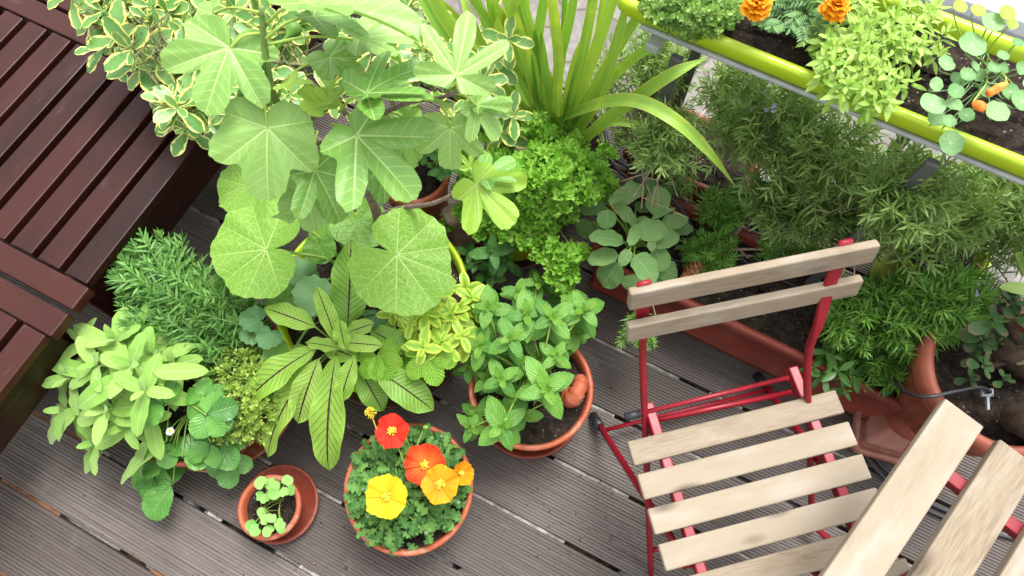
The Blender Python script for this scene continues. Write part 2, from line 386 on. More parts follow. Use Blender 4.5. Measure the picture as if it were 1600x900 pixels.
def woodmat(name, c1, c2, c3, rough=.55, spec=.3, worn=None, wornc=None, gs=1., knots=True, coat=0.):
    n = NT(name); uv = n.coord('UV'); va = n.var()
    w = n.noise(n.scale(uv, (2.2 * gs, 30 * gs, 1)), 1.0, 2)
    o = n.n('ShaderNodeCombineXYZ'); sx = n.n('ShaderNodeSeparateXYZ'); n.t.links.new(uv, sx.inputs[0])
    n.put(o.inputs[0], n.math('MULTIPLY', sx.outputs[0], 22 * gs)); n.put(o.inputs[1], n.math('ADD', n.math('MULTIPLY', sx.outputs[1], 300 * gs), n.math('MULTIPLY', w, 5.)))
    g = n.noise(o.outputs[0], 1., 4, .6); big = n.noise(n.scale(uv, (4, 14, 1)), 1., 4)
    col = n.mix(n.ss(g, .3, .72), c1, c2); col = n.mix(n.ss(n.math('ADD', n.math('MULTIPLY', va, .55), n.math('MULTIPLY', big, .8)), .35, 1.), col, c3)
    if knots:
        k = n.vor(n.scale(uv, (4.2, 11, 1)), 1.); col = n.mix(n.ss(k, .05, .2, .75, 0.), col, tuple(x * .35 for x in c2))
    if knots:
        stn = n.noise(n.scale(uv, (6, 16, 1)), 1., 5, .7); col = n.mix(n.ss(stn, .58, .78, 0, .25), col, (.12, .105, .09)); pl = n.noise(n.scale(uv, (3, 9, 1)), 2., 3); col = n.mix(n.ss(pl, .5, .75, 0, .5), col, (.33, .30, .255))
    h = g
    r = n.ss(g, .2, .8, rough - .08, rough + .12)
    if worn:
        wm = n.math('MULTIPLY', n.ss(n.noise(n.scale(uv, (7, 26, 1)), 1., 5, .7), *worn), n.ss(g, .3, .6)); col = n.mix(wm, col, wornc); r = n.math('ADD', r, n.math('MULTIPLY', wm, .25))
    return n.out(col, r, spec, n.bump(h, .35, .0008), coat=coat)
M['pale_wood'] = woodmat('bleached_acacia', (.225, .175, .116), (.135, .098, .062), (.265, .218, .158), .6, .25)
M['bench_wood'] = woodmat('dark_stained_hardwood', (.021, .0052, .004), (.0055, .0017, .0015), (.040, .009, .006), .36, .22, (.58, .82), (.07, .05, .055), 1., False, coat=.03)
def deckmat():
    n = NT('ribbed_decking'); uv = n.coord('UV'); va = n.var(); ux, uy = n.uv()
    a = n.noise(n.scale(uv, (1.3, 4, 1)), 1.2, 5, .6); st = n.noise(n.scale(uv, (3.5, 170, 1)), 1., 3)
    col = n.mix(n.ss(n.math('ADD', n.math('MULTIPLY', va, .5), n.math('MULTIPLY', a, .75)), .25, .95), (.080, .065, .056), (.148, .126, .112))
    col = n.mix(n.ss(st, .35, .75, 0, .6), col, (.038, .029, .026))
    scuff = n.noise(n.scale(uv, (9, 60, 1)), 1., 4, .7); col = n.mix(n.ss(scuff, .60, .8, 0, .55), col, (.27, .24, .225))
    dirt = n.noise(n.coord(), 23, 6, .75); col = n.mix(n.ss(dirt, .60, .78, 0, .5), col, (.035, .026, .02)); mark = n.noise(n.coord(), 5.5, 6, .8); col = n.mix(n.ss(mark, .56, .74, 0, .35), col, (.22, .205, .20))
    blot = n.noise(n.coord(), 2.6, 5, .6); col = n.mix(n.ss(blot, .45, .75, 0, .45), col, (.06, .042, .036))
    return n.out(col, n.ss(a, .2, .8, .5, .75), .3, n.bump(n.math('ADD', st, scuff), .4, .001))
M['deck'] = deckmat()
def subfloormat():
    n = NT('rubble_under_deck'); ob = n.coord(); a = n.noise(ob, 4.2, 2); b = n.noise(ob, 60, 4, .7); c = n.noise(ob, 9, 2)
    sx = n.n('ShaderNodeSeparateXYZ'); n.t.links.new(ob, sx.inputs[0])
    f = n.math('ADD', a, n.math('MULTIPLY', sx.outputs[0], .035))
    col = n.mix(n.ss(f, .42, .5), (.16, .085, .045), (.012, .011, .01))
    col = n.mix(n.ss(f, .5, .53), col, (.78, .76, .72)); col = n.mix(n.ss(c, .58, .62), col, (.015, .014, .013))
    col = n.mix(n.ss(b, .45, .7, 0, .5), col, (.2, .18, .16))
    return n.out(col, .85, .2, n.bump(b, .8, .006))
M['sub'] = subfloormat()
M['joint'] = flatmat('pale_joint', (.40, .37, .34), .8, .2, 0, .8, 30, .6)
M['jointearth'] = flatmat('earth_joint', (.26, .13, .07), .9, .2, 0, .6, 30, .6)
def pavemat():
    n = NT('crazy_paving'); ob = n.coord(); d = n.vor(ob, 5.2, 'DISTANCE_TO_EDGE'); cc = n.vor(ob, 5.2, 'F1', 'Color')
    sp = n.n('ShaderNodeSeparateColor'); n.t.links.new(cc, sp.inputs[0]); a = n.noise(ob, 30, 5, .65)
    col = n.mix(sp.outputs[0], (.17, .155, .142), (.12, .11, .102)); col = n.mix(n.ss(a, .4, .75, 0, .5), col, (.30, .28, .26))
    col = n.mix(n.ss(d, .012, .04), (.12, .10, .09), col)
    return n.out(col, .85, .25, n.bump(n.math('ADD', n.ss(d, .0, .05), n.math('MULTIPLY', a, .3)), .6, .006))
M['pave'] = pavemat()
M['ledge'] = flatmat('pale_blue_stone', (.72, .77, .82), .6, .3, 0, .18, 6, .2)
M['earth'] = flatmat('outer_ground', (.16, .14, .11), .9, .2, 0, .4, 3, .5)
# foliage
M['fig'] = leafmat('fig_leaf', (.125, .285, .042), (.23, .40, .092), (.50, .64, .24), radial=[(0, 1), (48, .85), (-48, .85), (104, .6), (-104, .6)], rw=.013, vs=.7, bump=.5, trans=.22, rough=.40, spec=.5, nsc=14)
M['fig_young'] = leafmat('young_fig_leaf', (.26, .44, .045), (.33, .52, .08), (.5, .6, .2), radial=[(0, 1), (40, .85), (-40, .85), (92, .6), (-92, .6)], rw=.014, vs=.7, trans=.35)
M['heart'] = leafmat('heart_leaf', (.18, .37, .035), (.27, .455, .07), (.52, .66, .24), radial=[(0, 1), (32, .9), (-32, .9), (68, .85), (-68, .85), (110, .7), (-110, .7)], rw=.010, vs=.75, quilt=95, bump=.4, trans=.32, rough=.45, nsc=18)
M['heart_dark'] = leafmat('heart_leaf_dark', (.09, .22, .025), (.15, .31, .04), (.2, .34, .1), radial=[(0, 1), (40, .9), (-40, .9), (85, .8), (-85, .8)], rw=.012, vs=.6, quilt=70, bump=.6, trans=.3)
M['sorrel'] = leafmat('sorrel_leaf', (.22, .41, .04), (.31, .49, .08), (.05, .008, .015), .055, 13, 2.6, 1.25, (.05, .022, .022), bump=.5, trans=.3)
M['sorrel_dark'] = leafmat('sorrel_leaf_old', (.17, .34, .045), (.23, .41, .065), (.035, .008, .014), .045, 15, 2.8, 1.25, (.04, .022, .022), bump=.6, trans=.25)
M['mint'] = leafmat('mint_leaf', (.065, .205, .02), (.14, .32, .042), (.3, .46, .14),   .045, 7, 2.6, .5, bump=.55, trans=.26, rough=.46)
M['mint_new'] = leafmat('mint_new_leaf', (.14, .34, .03), (.21, .42, .05), (.30, .45, .13), .05, 7, 3.0, .5, bump=.9, trans=.32)
M['spearmint'] = leafmat('spearmint_leaf', (.045, .15, .025), (.085, .22, .04), (.13, .24, .07), .05, 9, 2.6, .5, bump=1., trans=.2)
M['sage_pale'] = leafmat('sage_pale_leaf', (.20, .38, .065), (.28, .45, .10), (.42, .53, .24), .06, 0, vs=.6, bump=.6, trans=.28, rough=.65, spec=.2, nsc=70, sheen=.25)
M['sage_green'] = leafmat('sage_green_leaf', (.13, .265, .075), (.20, .35, .11), (.26, .36, .18), .05, 9, 3., .55, bump=.4, trans=.24, rough=.6, spec=.25, nsc=60, sheen=.2)
M['sage_gold'] = leafmat('golden_sage_leaf', (.20, .42, .035), (.29, .49, .05), margin=(.56, .66, .09), mw=(.2, .95), vein=(.2, .36, .06), vs=.4, bump=.5, trans=.3)
M['euonymus'] = leafmat('variegated_leaf', (.09, .24, .045), (.17, .33, .09), (.16, .25, .1), .05, 0, vs=.5, margin=(.72, .70, .20), mw=(.64, .84), bump=.3, trans=.2, rough=.36, spec=.5)
M['rosemary'] = leafmat('rosemary_needle', (.06, .18, .03), (.15, .34, .06), (.3, .42, .2), .22, 0, vs=.35, trans=.2, rough=.45, tip=(.09, .23, .035))
M['rosemary_hedge'] = leafmat('rosemary_hedge_needle', (.10, .22, .04), (.28, .41, .10), (.40, .50, .26), .25, 0, vs=.4, trans=.28, rough=.4, spec=.4)
M['rosemary_bright'] = leafmat('rosemary_bright_needle', (.075, .21, .025), (.20, .40, .06), (.2, .34, .1), .2, 0, vs=.3, trans=.25, rough=.45)
M['parsley'] = leafmat('parsley_leaf', (.145, .36, .024), (.27, .49, .065), None, bump=.3, trans=.3, rough=.42)
M['thyme'] = leafmat('golden_thyme_leaf', (.17, .32, .04), (.37, .49, .09), None, bump=.2, trans=.28, rough=.5)
M['thyme_green'] = leafmat('thyme_leaf', (.14, .30, .05), (.32, .48, .13), None, bump=.2, trans=.25, rough=.5)
M['lightherb'] = leafmat('pale_green_leaf', (.24, .42, .05), (.36, .52, .10), (.42, .56, .18), .08, 0, vs=.4, bump=.3, trans=.35, rough=.45)
M['nasturtium'] = leafmat('nasturtium_leaf', (.12, .27, .085), (.22, .38, .16), (.50, .60, .40), radial='peltate', rw=.011, vs=.8, bump=.3, trans=.22, rough=.55, spec=.25)
M['nasturtium_back'] = leafmat('nasturtium_young_leaf', (.26, .44, .03), (.32, .48, .05), (.5, .6, .3), radial='peltate', rw=.011, vs=.6, bump=.3, trans=.35, rough=.5)
M['strawberry'] = leafmat('strawberry_leaf', (.05, .18, .028), (.11, .29, .045), (.19, .33, .1),   .045, 7, 2.2, .5, bump=.45, trans=.22, rough=.36, spec=.5)
M['strawberry_lime'] = leafmat('young_strawberry_leaf', (.16, .36, .02), (.22, .42, .035), (.34, .5, .1), .05, 8, 2.6, .5, bump=1., trans=.3, rough=.4)
M['kale'] = leafmat('bluish_leaf', (.08, .21, .07), (.14, .28, .11), (.26, .36, .2), radial=[(0, 1), (40, .7), (-40, .7)], rw=.014, vs=.7, bump=.4, trans=.2, rough=.55)
M['poppyleaf'] = leafmat('poppy_leaf', (.036, .11, .024), (.115, .25, .055), (.2, .33, .13), .08, 0, vs=.5, bump=.3, trans=.18, rough=.6, spec=.15)
M['marigoldleaf'] = leafmat('marigold_leaf', (.05, .15, .03), (.12, .25, .06), (.22, .34, .16), .08, 0, vs=.5, bump=.3, trans=.2, rough=.5)
M['seedling'] = leafmat('seedling_leaf', (.16, .36, .07), (.26, .46, .11), (.28, .4, .15), radial='peltate', rw=.006, vs=.2, bump=.3, trans=.25, rough=.5)
def strapmat():
    n = NT('sword_leaf'); ux, uy = n.uv(); s = n.math('ABSOLUTE', n.math('MULTIPLY', n.math('SUBTRACT', ux, .5), 2.))
    st = n.noise(n.scale(n.coord('UV'), (34, .6, 1)), 1., 3); va = n.var()
    col = n.mix(n.ss(n.math('ADD', st, n.math('MULTIPLY', va, .3)), .4, .8), (.15, .35, .05), (.31, .50, .075)); col = n.mix(n.ss(s, .86, 1.), col, (.56, .58, .1))
    col = n.mix(n.ss(n.math('ADD', n.noise(n.coord(), 9, 3), n.math('MULTIPLY', va, .2)), .66, .9, 0, .7), col, (.56, .64, .07))
    return n.out(col, .42, .4, n.bump(st, .4, .0012), .26, n.mix(1., col, (1.2, 1.15, .6), 'MULTIPLY'))
M['strap'] = strapmat()
M['jade'] = leafmat('jade_leaf', (.012, .04, .009), (.032, .075, .018), None, bump=.2, trans=.0, rough=.5, spec=.14, tip=(.06, .04, .02))
M['dryleaf'] = leafmat('dry_rosette_leaf', (.09, .07, .04), (.18, .14, .09), None, bump=.3, trans=0., rough=.5)
M['palefleshy'] = leafmat('pale_fleshy_leaf', (.24, .40, .06), (.32, .46, .10), None, bump=.2, trans=.2, rough=.35)
M['darkherb'] = leafmat('dark_herb_leaf', (.045, .15, .025), (.10, .25, .045), (.15, .26, .08), .07, 0, vs=.5, bump=.5, trans=.2, rough=.4)
M['bark'] = stemmat('grey_brown_bark', (.085, .055, .038), (.22, .165, .125), 70, .75, .8)
M['twig'] = stemmat('brown_twig', (.14, .09, .06), (.38, .28, .20), 60, .75, .6)
M['greenstem'] = stemmat('green_stem', (.14, .26, .03), (.26, .38, .07), 50, .5, .2)
M['branchgreen'] = stemmat('green_brown_branch', (.07, .09, .03), (.16, .17, .07), 60, .7, .5)
M['figstem'] = stemmat('fig_petiole', (.24, .38, .045), (.36, .48, .10), 50, .45, .2)
M['figgreen'] = stemmat('fig_green_stem', (.10, .17, .04), (.19, .28, .07), 50, .5, .3)
M['jadetrunk'] = stemmat('succulent_trunk', (.014, .009, .006), (.045, .031, .022), 40, .9, .9, .08)
M['cone'] = stemmat('brown_cone', (.26, .10, .05), (.48, .20, .10), 60, .7, .5)
M['logwood'] = stemmat('split_log', (.24, .13, .11), (.46, .32, .27), 28, .8, .9)
M['crumb'] = stemmat('soil_crumb', (.02, .015, .011), (.16, .12, .085), 90, .9, .3)
M['poppy_red'] = flatmat('poppy_red', (.78, .045, .018), .5, .2, 0, .2, 40, .3)
def petalmat(name, c1, c2, vn=26, trans=.35):
    n = NT(name); ux, uy = n.uv(); st = n.noise(n.scale(n.coord('UV'), (vn, 1.2, 1)), 1., 3)
    col = n.mix(n.ss(n.math('ADD', n.math('MULTIPLY', uy, .6), n.math('MULTIPLY', st, .5)), .2, .9), c1, c2)
    return n.out(col, .55, .2, n.bump(st, .6, .0012), trans)
M['petal_red'] = petalmat('red_petal', (.42, .022, .008), (.70, .035, .018))
M['petal_orange'] = petalmat('orange_petal', (.70, .16, .012), (.62, .045, .012))
M['petal_gold'] = petalmat('golden_petal', (.58, .22, .006), (.78, .34, .012))
M['petal_yellow'] = petalmat('yellow_petal', (.55, .34, .004), (.74, .58, .02))
M['petal_marigold'] = petalmat('marigold_petal', (.66, .17, .003), (.85, .36, .008), 14)
M['petal_bud'] = flatmat('orange_bud', (.88, .42, .07), .5, .2, 0, .2, 45, .3, c2=(.80, .09, .015))
M['petal_white'] = flatmat('white_petal', (.8, .8, .76), .5, .2)
M['petal_lilac'] = flatmat('lilac_petal', (.55, .56, .8), .5, .2)
M['stamen'] = flatmat('yellow_stamen', (.80, .62, .05), .6, .2, 0, .2, 80)
M['ovary'] = flatmat('green_ovary', (.35, .45, .06), .6, .2, 0, .3, 80)
M['figfruit'] = flatmat('green_fig', (.10, .24, .03), .45, .4, 0, .3, 30, .2)

# ================================================================== SETTING
AD = math.radians(-27); DD = V(math.cos(AD), math.sin(AD), 0); DN = V(-math.sin(AD), math.cos(AD), 0)   # board direction, across
def sheet(name, mat, o0, o1, x0, x1, z, n=1):
    mb = MB(); v = []
    for i in range(n + 1):
        for j in range(n + 1): v.append(DD * (x0 + (x1 - x0) * i / n) + DN * (o0 + (o1 - o0) * j / n) + UP * z)
    mb.add(v, gridf(n, n), None); return tag(mb.build(name, mat, smooth=False, origin=(0, 0, 0)), kind='structure')
sheet('ground', M['earth'], -60, 60, -60, 60, -.06)
sheet('rubble_ground', M['sub'], -3, 1.30, -5, 5, -.045, 4)
sheet('paving', M['pave'], 1.30, 7, -6, 8, -.040, 2)
mb = MB(); pitch, wid = .1825, .1715
for k in range(-9, 9):
    off0 = -.229 + .0055 + pitch * k; prof = [(0, -.028), (0, -.002), (.002, 0)]; ng = 19; gp = (wid - .008) / ng
    for g in range(ng):
        a = .004 + g * gp
        prof += [(a + .0006, 0), (a + .0012, -.0028), (a + .0034, -.0028), (a + .0042, 0)]
    prof += [(wid - .002, 0), (wid, -.002), (wid, -.028)]
    joint = U(-1, 1); va = U(0, 1); o = U(0, 30, 2); prof = np.array(prof)
    x0, x1 = -4.5, 4.5
    v = np.vstack([x * DD + (off0 + prof[:, :1]) * DN + prof[:, 1:2] * UP for x in (x0, x1)])
    uv = np.vstack([np.stack([np.full(len(prof), x + o[0]), prof[:, 0] + o[1]], 1) for x in (x0, x1)])
    mb.add(v, gridf(1, len(prof) - 1)[:, ::-1], uv, va)
tag(mb.build('deck', M['deck'], smooth=False, origin=(0, 0, 0)), kind='structure')

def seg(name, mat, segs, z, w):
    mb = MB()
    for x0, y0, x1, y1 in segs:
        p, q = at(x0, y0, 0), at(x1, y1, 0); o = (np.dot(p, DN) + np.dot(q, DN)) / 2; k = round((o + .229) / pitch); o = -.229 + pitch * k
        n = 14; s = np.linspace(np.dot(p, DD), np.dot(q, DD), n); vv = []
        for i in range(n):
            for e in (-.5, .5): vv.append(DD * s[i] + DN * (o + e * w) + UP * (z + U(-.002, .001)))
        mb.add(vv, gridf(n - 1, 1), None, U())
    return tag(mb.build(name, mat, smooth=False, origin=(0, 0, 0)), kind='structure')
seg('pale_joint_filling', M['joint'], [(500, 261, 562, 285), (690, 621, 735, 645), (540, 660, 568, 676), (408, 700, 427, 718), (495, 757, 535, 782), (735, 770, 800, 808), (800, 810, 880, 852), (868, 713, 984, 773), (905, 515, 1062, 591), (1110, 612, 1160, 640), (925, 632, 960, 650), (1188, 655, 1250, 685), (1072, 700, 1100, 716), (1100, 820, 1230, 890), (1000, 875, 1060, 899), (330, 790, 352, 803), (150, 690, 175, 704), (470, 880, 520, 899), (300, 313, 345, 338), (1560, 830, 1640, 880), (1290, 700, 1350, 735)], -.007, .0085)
seg('earth_joint_filling', M['jointearth'], [(30, 630, 145, 696), (0, 745, 95, 797), (240, 880, 280, 899), (0, 884, 30, 899), (600, 570, 650, 590)], -.010, .0108)
# ================================================================== BENCHES
BA = math.radians(62.8); B1 = V(math.cos(BA), math.sin(BA), 0); B2 = V(math.sin(BA), -math.cos(BA), 0)   # along slats, across to the right
BZ = .42
def bench(label, cr, s0, s1, rails):
    """cr = right corner at slat coordinate s0; slats run s0..s1; rails at the ends listed"""
    base = cr - B2 * .5 + B1 * (s0 + s1) / 2; base[2] = 0
    t = thing('wooden_bench', label, 'bench', base, 'dark wooden benches')
    mb = MB(); n = 12
    for i in range(n):
        c = cr - B2 * (.033 + i * .0845) + B1 * (s0 + s1) / 2; c[2] = BZ - .014
        box(mb, c, B1, B2, UP, (s1 - s0) - .004, .0645, .028)
    mb.build('seat', M['bench_wood'], t, False, .003)
    W = n * .0845
    for s in rails:
        mb = MB(); c = cr - B2 * (W / 2 - .012) + B1 * s; c[2] = BZ - .017; box(mb, c, B2, B1, UP, W, .062, .034)
        mb.build('end_rail', M['bench_wood'], t, False, .004)
    for s in (s0 + .17, s1 - .2):
        mb = MB(); c = cr - B2 * W / 2 + B1 * s; c[2] = BZ - .05; box(mb, c, B2, B1, UP, W - .06, .05, .04); mb.build('cross_beam', M['bench_wood'], t, False, .003)
    for d in (.03, W - .06):
        mb = MB(); c = cr - B2 * d + B1 * (s0 + s1) / 2; c[2] = BZ - .095; box(mb, c, B1, B2, UP, s1 - s0 + .02, .028, .13); mb.build('side_apron', M['bench_wood'], t, False, .003)
    for s in (s0 + .0, s1 - .0):
        for d in (.065, W - .08):
            mb = MB(); c = cr - B2 * d + B1 * s; c[2] = (BZ - .035) / 2; box(mb, c, UP, B1, B2, BZ - .035, .05, .05); mb.build('leg', M['bench_wood'], t, False, .003)
    return t
cr = at(134, 445, BZ)
LB = float(np.dot(at(351, 174, BZ) - cr, B1))
bench('dark stained slatted bench under the variegated leaves', cr, 0, LB, (-.034, LB + .034))
bench('dark stained slatted bench cut off by the top edge of the photo', cr, LB + .14, LB + 1.0, (LB + .106,))
bench('dark stained slatted bench whose end rail meets the other bench, beside the pale sage', cr, -.14 - .9, -.14, (-.108,))

# ================================================================== CHAIR
CA = math.radians(13.7); CU = V(math.cos(CA), math.sin(CA), 0); CF = V(math.sin(CA), -math.cos(CA), 0)
t = thing('folding_chair', 'red metal folding chair with bleached wooden slats', 'chair', at(1165, 760, 0))
mb = MB(); A = at(980, 690, .45)
for i in range(7):
    L = .478; c = A + CU * L / 2 + CF * (.026 + i * .0712); c[2] = .45 - .009; box(mb, c, CU, CF, UP, L, .0525, .018)
mb.build('seat', M['pale_wood'], t, False, .0035)
mb = MB()
bt = nrm(V(-CF[0], -CF[1], 0) * .30 + UP)           # lean of the back
for pl, pr, z in (((983, 456), (1373, 379), .83), ((980, 508), (1347, 434), .735)):
    a, b = at(*pl, z), at(*pr, z); c = (a + b) / 2 - bt * .022; box(mb, c, b - a, bt, np.cross(nrm(b - a), bt), np.linalg.norm(b - a), .048, .018)
mb.build('backrest', M['pale_wood'], t, False, .0035)
for (tx, ty), (fx, fy), sgn in (((1012, 458), (1017, 897), 0), ((1330, 392), (1216, 862), 1)):
    top, foot = at(tx, ty, .835), at(fx, fy, .01)
    if sgn: foot = at(1012, 897, .01) + CU * .452 ; foot[2] = .01
    # bent flat bar: upper part wide and reclined, lower part slim
    k = at(*((1004, 560) if not sgn else (1262, 560)), .56)
    pts = spline([top, top * .45 + k * .55 + V(0, 0, 0), k, k * .5 + foot * .5, foot], 5)
    u = np.linspace(0, 1, len(pts)); w = np.interp(u, [0, .22, .4, 1], [.026, .026, .012, .012]); h = np.interp(u, [0, .22, .4, 1], [.008, .009, .017, .014])
    mb = MB(); bar(mb, pts - CF * np.interp(u, [0, .2, .36, 1], [.021, .019, 0, 0])[:, None], w, h, CU); mb.build('front_leg', M['red'], t, True, 0)
rl0, rl1 = at(1012, 630, .432), at(1100, 910, .432); rr0 = at(1237, 574, .432); rails = []
for r0 in (rl0, rr0):
    mb = MB(); c = r0 + CF * .25; box(mb, c - UP * .006, CF, CU, UP, .50, .022, .03); mb.build('seat_rail', M['red'], t, False, .003)
piv_l = at(1083, 884, .43)
for k, (r0, s) in enumerate(((rl0, -1), (rr0, 1))):
    p0 = r0 + CF * .335 - CU * .022 * s * -1; p0 = r0 + CF * .335 + CU * .02 * s; p0[2] = .425
    foot = at(928, 652, .012) if k == 0 else at(928, 652, .012) + CU * .485
    foot[2] = .012
    d = nrm(foot - p0); mb = MB(); bar(mb, spline([p0, foot - d * .03], 6), .022, .012, UP); lg = mb.build('rear_leg', M['red'], t)
    mb = MB(); tube(mb, [foot - d * .05, foot + d * .006], .0135, 10); mb.build('foot_cap', M['black_rubber'], lg)
    mb = MB(); tube(mb, [p0 - CU * .012, p0 + CU * .012], .009, 10); mb.build('pivot_bolt', M['red'], t)
def rod(p, q, r, name='crossbar'):
    mb = MB(); tube(mb, np.array([p, q]), r, 10); return mb.build(name, M['red'], t)
a = at(992, 648, .44); rod(a, at(1232, 590, .44), .0055)
mb = MB(); d = nrm(at(1232, 590, .44) - a); tube(mb, [a - d * .022, a + d * .012], .009, 10); mb.build('end_plug', M['black_rubber'], t)
rod(at(1012, 659, .425), at(1236, 613, .425), .0065)
f0 = at(928, 652, .012); pl = rl0 + CF * .335; pl[2] = .425
q = f0 + (pl - f0) * .12; rod(q, q + CU * .485, .006)
f1 = at(1017, 897, .01) * .87 + at(1004, 560, .56) * .13; rod(f1, f1 + CU * .46, .0065)

# ================================================================== TABLE
TZ = .72; t0 = at(1478, 622, TZ); TA = nrm(at(1290, 893, TZ) - t0); TB = V(-TA[1], TA[0], 0)
if TB[0] < 0: TB = -TB
t = thing('folding_table', 'red metal folding table with broad pale wooden slats', 'table', V(*(t0 + TA * .3 + TB * .25)[:2], 0))
mb = MB()
for i in range(5):
    c = t0 + TA * .31 + TB * (.0385 + i * .1085); c[2] = TZ - .011; box(mb, c, TA, TB, UP, .62, .077, .022)
mb.build('tabletop', M['pale_wood'], t, False, .003)
for s in (.105, .515):
    mb = MB(); c = t0 + TA * s + TB * .255; c[2] = TZ - .034; box(mb, c, TB, TA, UP, .50, .024, .024); mb.build('top_rail', M['red'], t, False, .002)
for o in (.20, .42):
    for s0_, s1_ in ((.10, .52), (.52, .10)):
        k = .0 if s0_ < .3 else .022
        p = t0 + TA * s0_ + TB * (o + k); q = t0 + TA * s1_ + TB * (o + k); p[2] = TZ - .05; q[2] = .01
        mb = MB(); bar(mb, spline([p, q], 4), .026, .013, UP); mb.build('leg', M['red'], t)
for s, z in ((.14, .06), (.48, .06), (.31, .36)):
    p = t0 + TA * s + TB * .05; p[2] = z; q = t0 + TA * s + TB * .45; q[2] = z; mb = MB(); tube(mb, [p, q], .008, 10); mb.build('crossbar', M['red'], t)

# ================================================================== POTS
def soil_disc(mb, c, r, z, amp=.006):
    na, nr = 56, 14; th = np.linspace(0, 2 * PI, na, endpoint=False); rr = np.concatenate([[.01], np.linspace(0, 1, nr + 1)[1:]]) * r
    R_, T_ = np.meshgrid(rr, th, indexing='ij')
    zz = z + RNG.normal(0, amp * .35, R_.shape) + amp * .7 * np.sin(R_ * 60 + 3 * np.sin(T_ * 2)) - .004 * (R_ / r) ** 4
    zz[-1] = z - amp
    mb.add(np.stack([c[0] + R_.ravel() * np.cos(T_.ravel()), c[1] + R_.ravel() * np.sin(T_.ravel()), zz.ravel()], 1), gridf(nr, na, True))
def pot(label, c, R, h, z0, mat, base=.74, rim=.03, soil=.03, group='terracotta flowerpots', name='flowerpot', lip=.006, cat='flowerpot', soilmat_=None, straight=False):
    c = V(c[0], c[1], 0); t = thing(name, label, cat, (c[0], c[1], z0), group)
    rb = R * base; mb = MB(); ir = h - rim
    rl = R - lip * (1.2 if not straight else .6)
    th = .011
    prof = [(.001, 0), (rb - .004, 0), (rb, .004), (rb + (rl - rb) * .5, ir * .5), (rl, ir - .002), (R - lip * .2, ir), (R, ir + .005), (R + .002, h - .006), (R - .001, h - .001), (R - .006, h), (R - th + .001, h - .002), (R - th - .003, h - .012), (R - th - .008, h - .05), (rb + (rl - rb) * .4 - .008, h * .4)]
    lathe(mb, (c[0], c[1], z0), prof, 64); mb.build('pot_body', mat, t)
    mb = MB(); soil_disc(mb, c, R - th - .002 - .1 * soil, z0 + h - soil); mb.build('soil', M['soil'], t)
    return t
def saucer(label, c, R, mat, h=.03, group='plant saucers', z=.0015):
    mb = MB(); lathe(mb, (c[0], c[1], z), [(.001, 0), (R * .86, 0), (R * .98, h * .8), (R, h), (R - .004, h + .002), (R - .009, h), (R * .84, .006), (.001, .006)], 64)
    return tag(mb.build('saucer', mat, origin=(c[0], c[1], z)), label, 'saucer', group)
MINT = V(.0475, .4387, 0); POPPY = V(-.252, .2005, 0); SEED = V(-.611, .161, 0); BOWL = V(-.81, .478, 0); LIME = V(-.362, .672, 0)
pot('round terracotta pot holding the mint and the clay shell', MINT, .155, .225, .012, M['terra'], .80, .022, .028)
saucer('terracotta saucer under the mint pot', MINT, .147, M['terra_saucer'])
pot('terracotta pot filled with poppies', POPPY, .156, .185, .012, M['terra'], .76, .024, .022)
pot('smallest terracotta pot, holding the seedlings', SEED, .0785, .105, .012, M['terra'], .74, .024, .02)
saucer('wide reddish saucer under the seedling pot', V(-.612, .177, 0), .102, M['terra_saucer'], .028)
pot('widest terracotta bowl, shared by rosemary, pale sage, thyme and strawberry', BOWL, .226, .17, .012, M['terra_dark'], .8, .03, .02)
saucer('large terracotta saucer under the mixed herb bowl', BOWL, .222, M['terra'], .035)
LG = 'lime green flowerpots'
pot('big lime green pot holding fig tree, red veined sorrel and golden sage', LIME, .25, .255, .012, M['lime'], .78, .03, .03, LG)
saucer('large brown saucer under the big lime green pot', V(-.35, .66, 0), .232, M['saucer_brown'], .03)
PARS = at(806, 303, .25); IRIS = at(884, 205, .28)
pot('lime green pot holding the curly parsley', PARS, .136, .235, .012, M['lime'], .74, .028, .03, LG)
saucer('brown saucer under the parsley pot', PARS, .135, M['saucer_brown'], .03)
pot('lime green pot holding the sword leaved plant', IRIS, .115, .265, .005, M['lime'], .76, .028, .03, LG)
EUO = at(644, 264, .32)
pot('terracotta pot half hidden behind the fig tree, holding the variegated shrub', EUO, .100, .31, .005, M['terra'], .7, .035, .035)
pot('lime green pot mostly hidden behind the front rosemary', at(1478, 385, .25), .12, .245, .005, M['lime'], .76, .028, .04, LG)

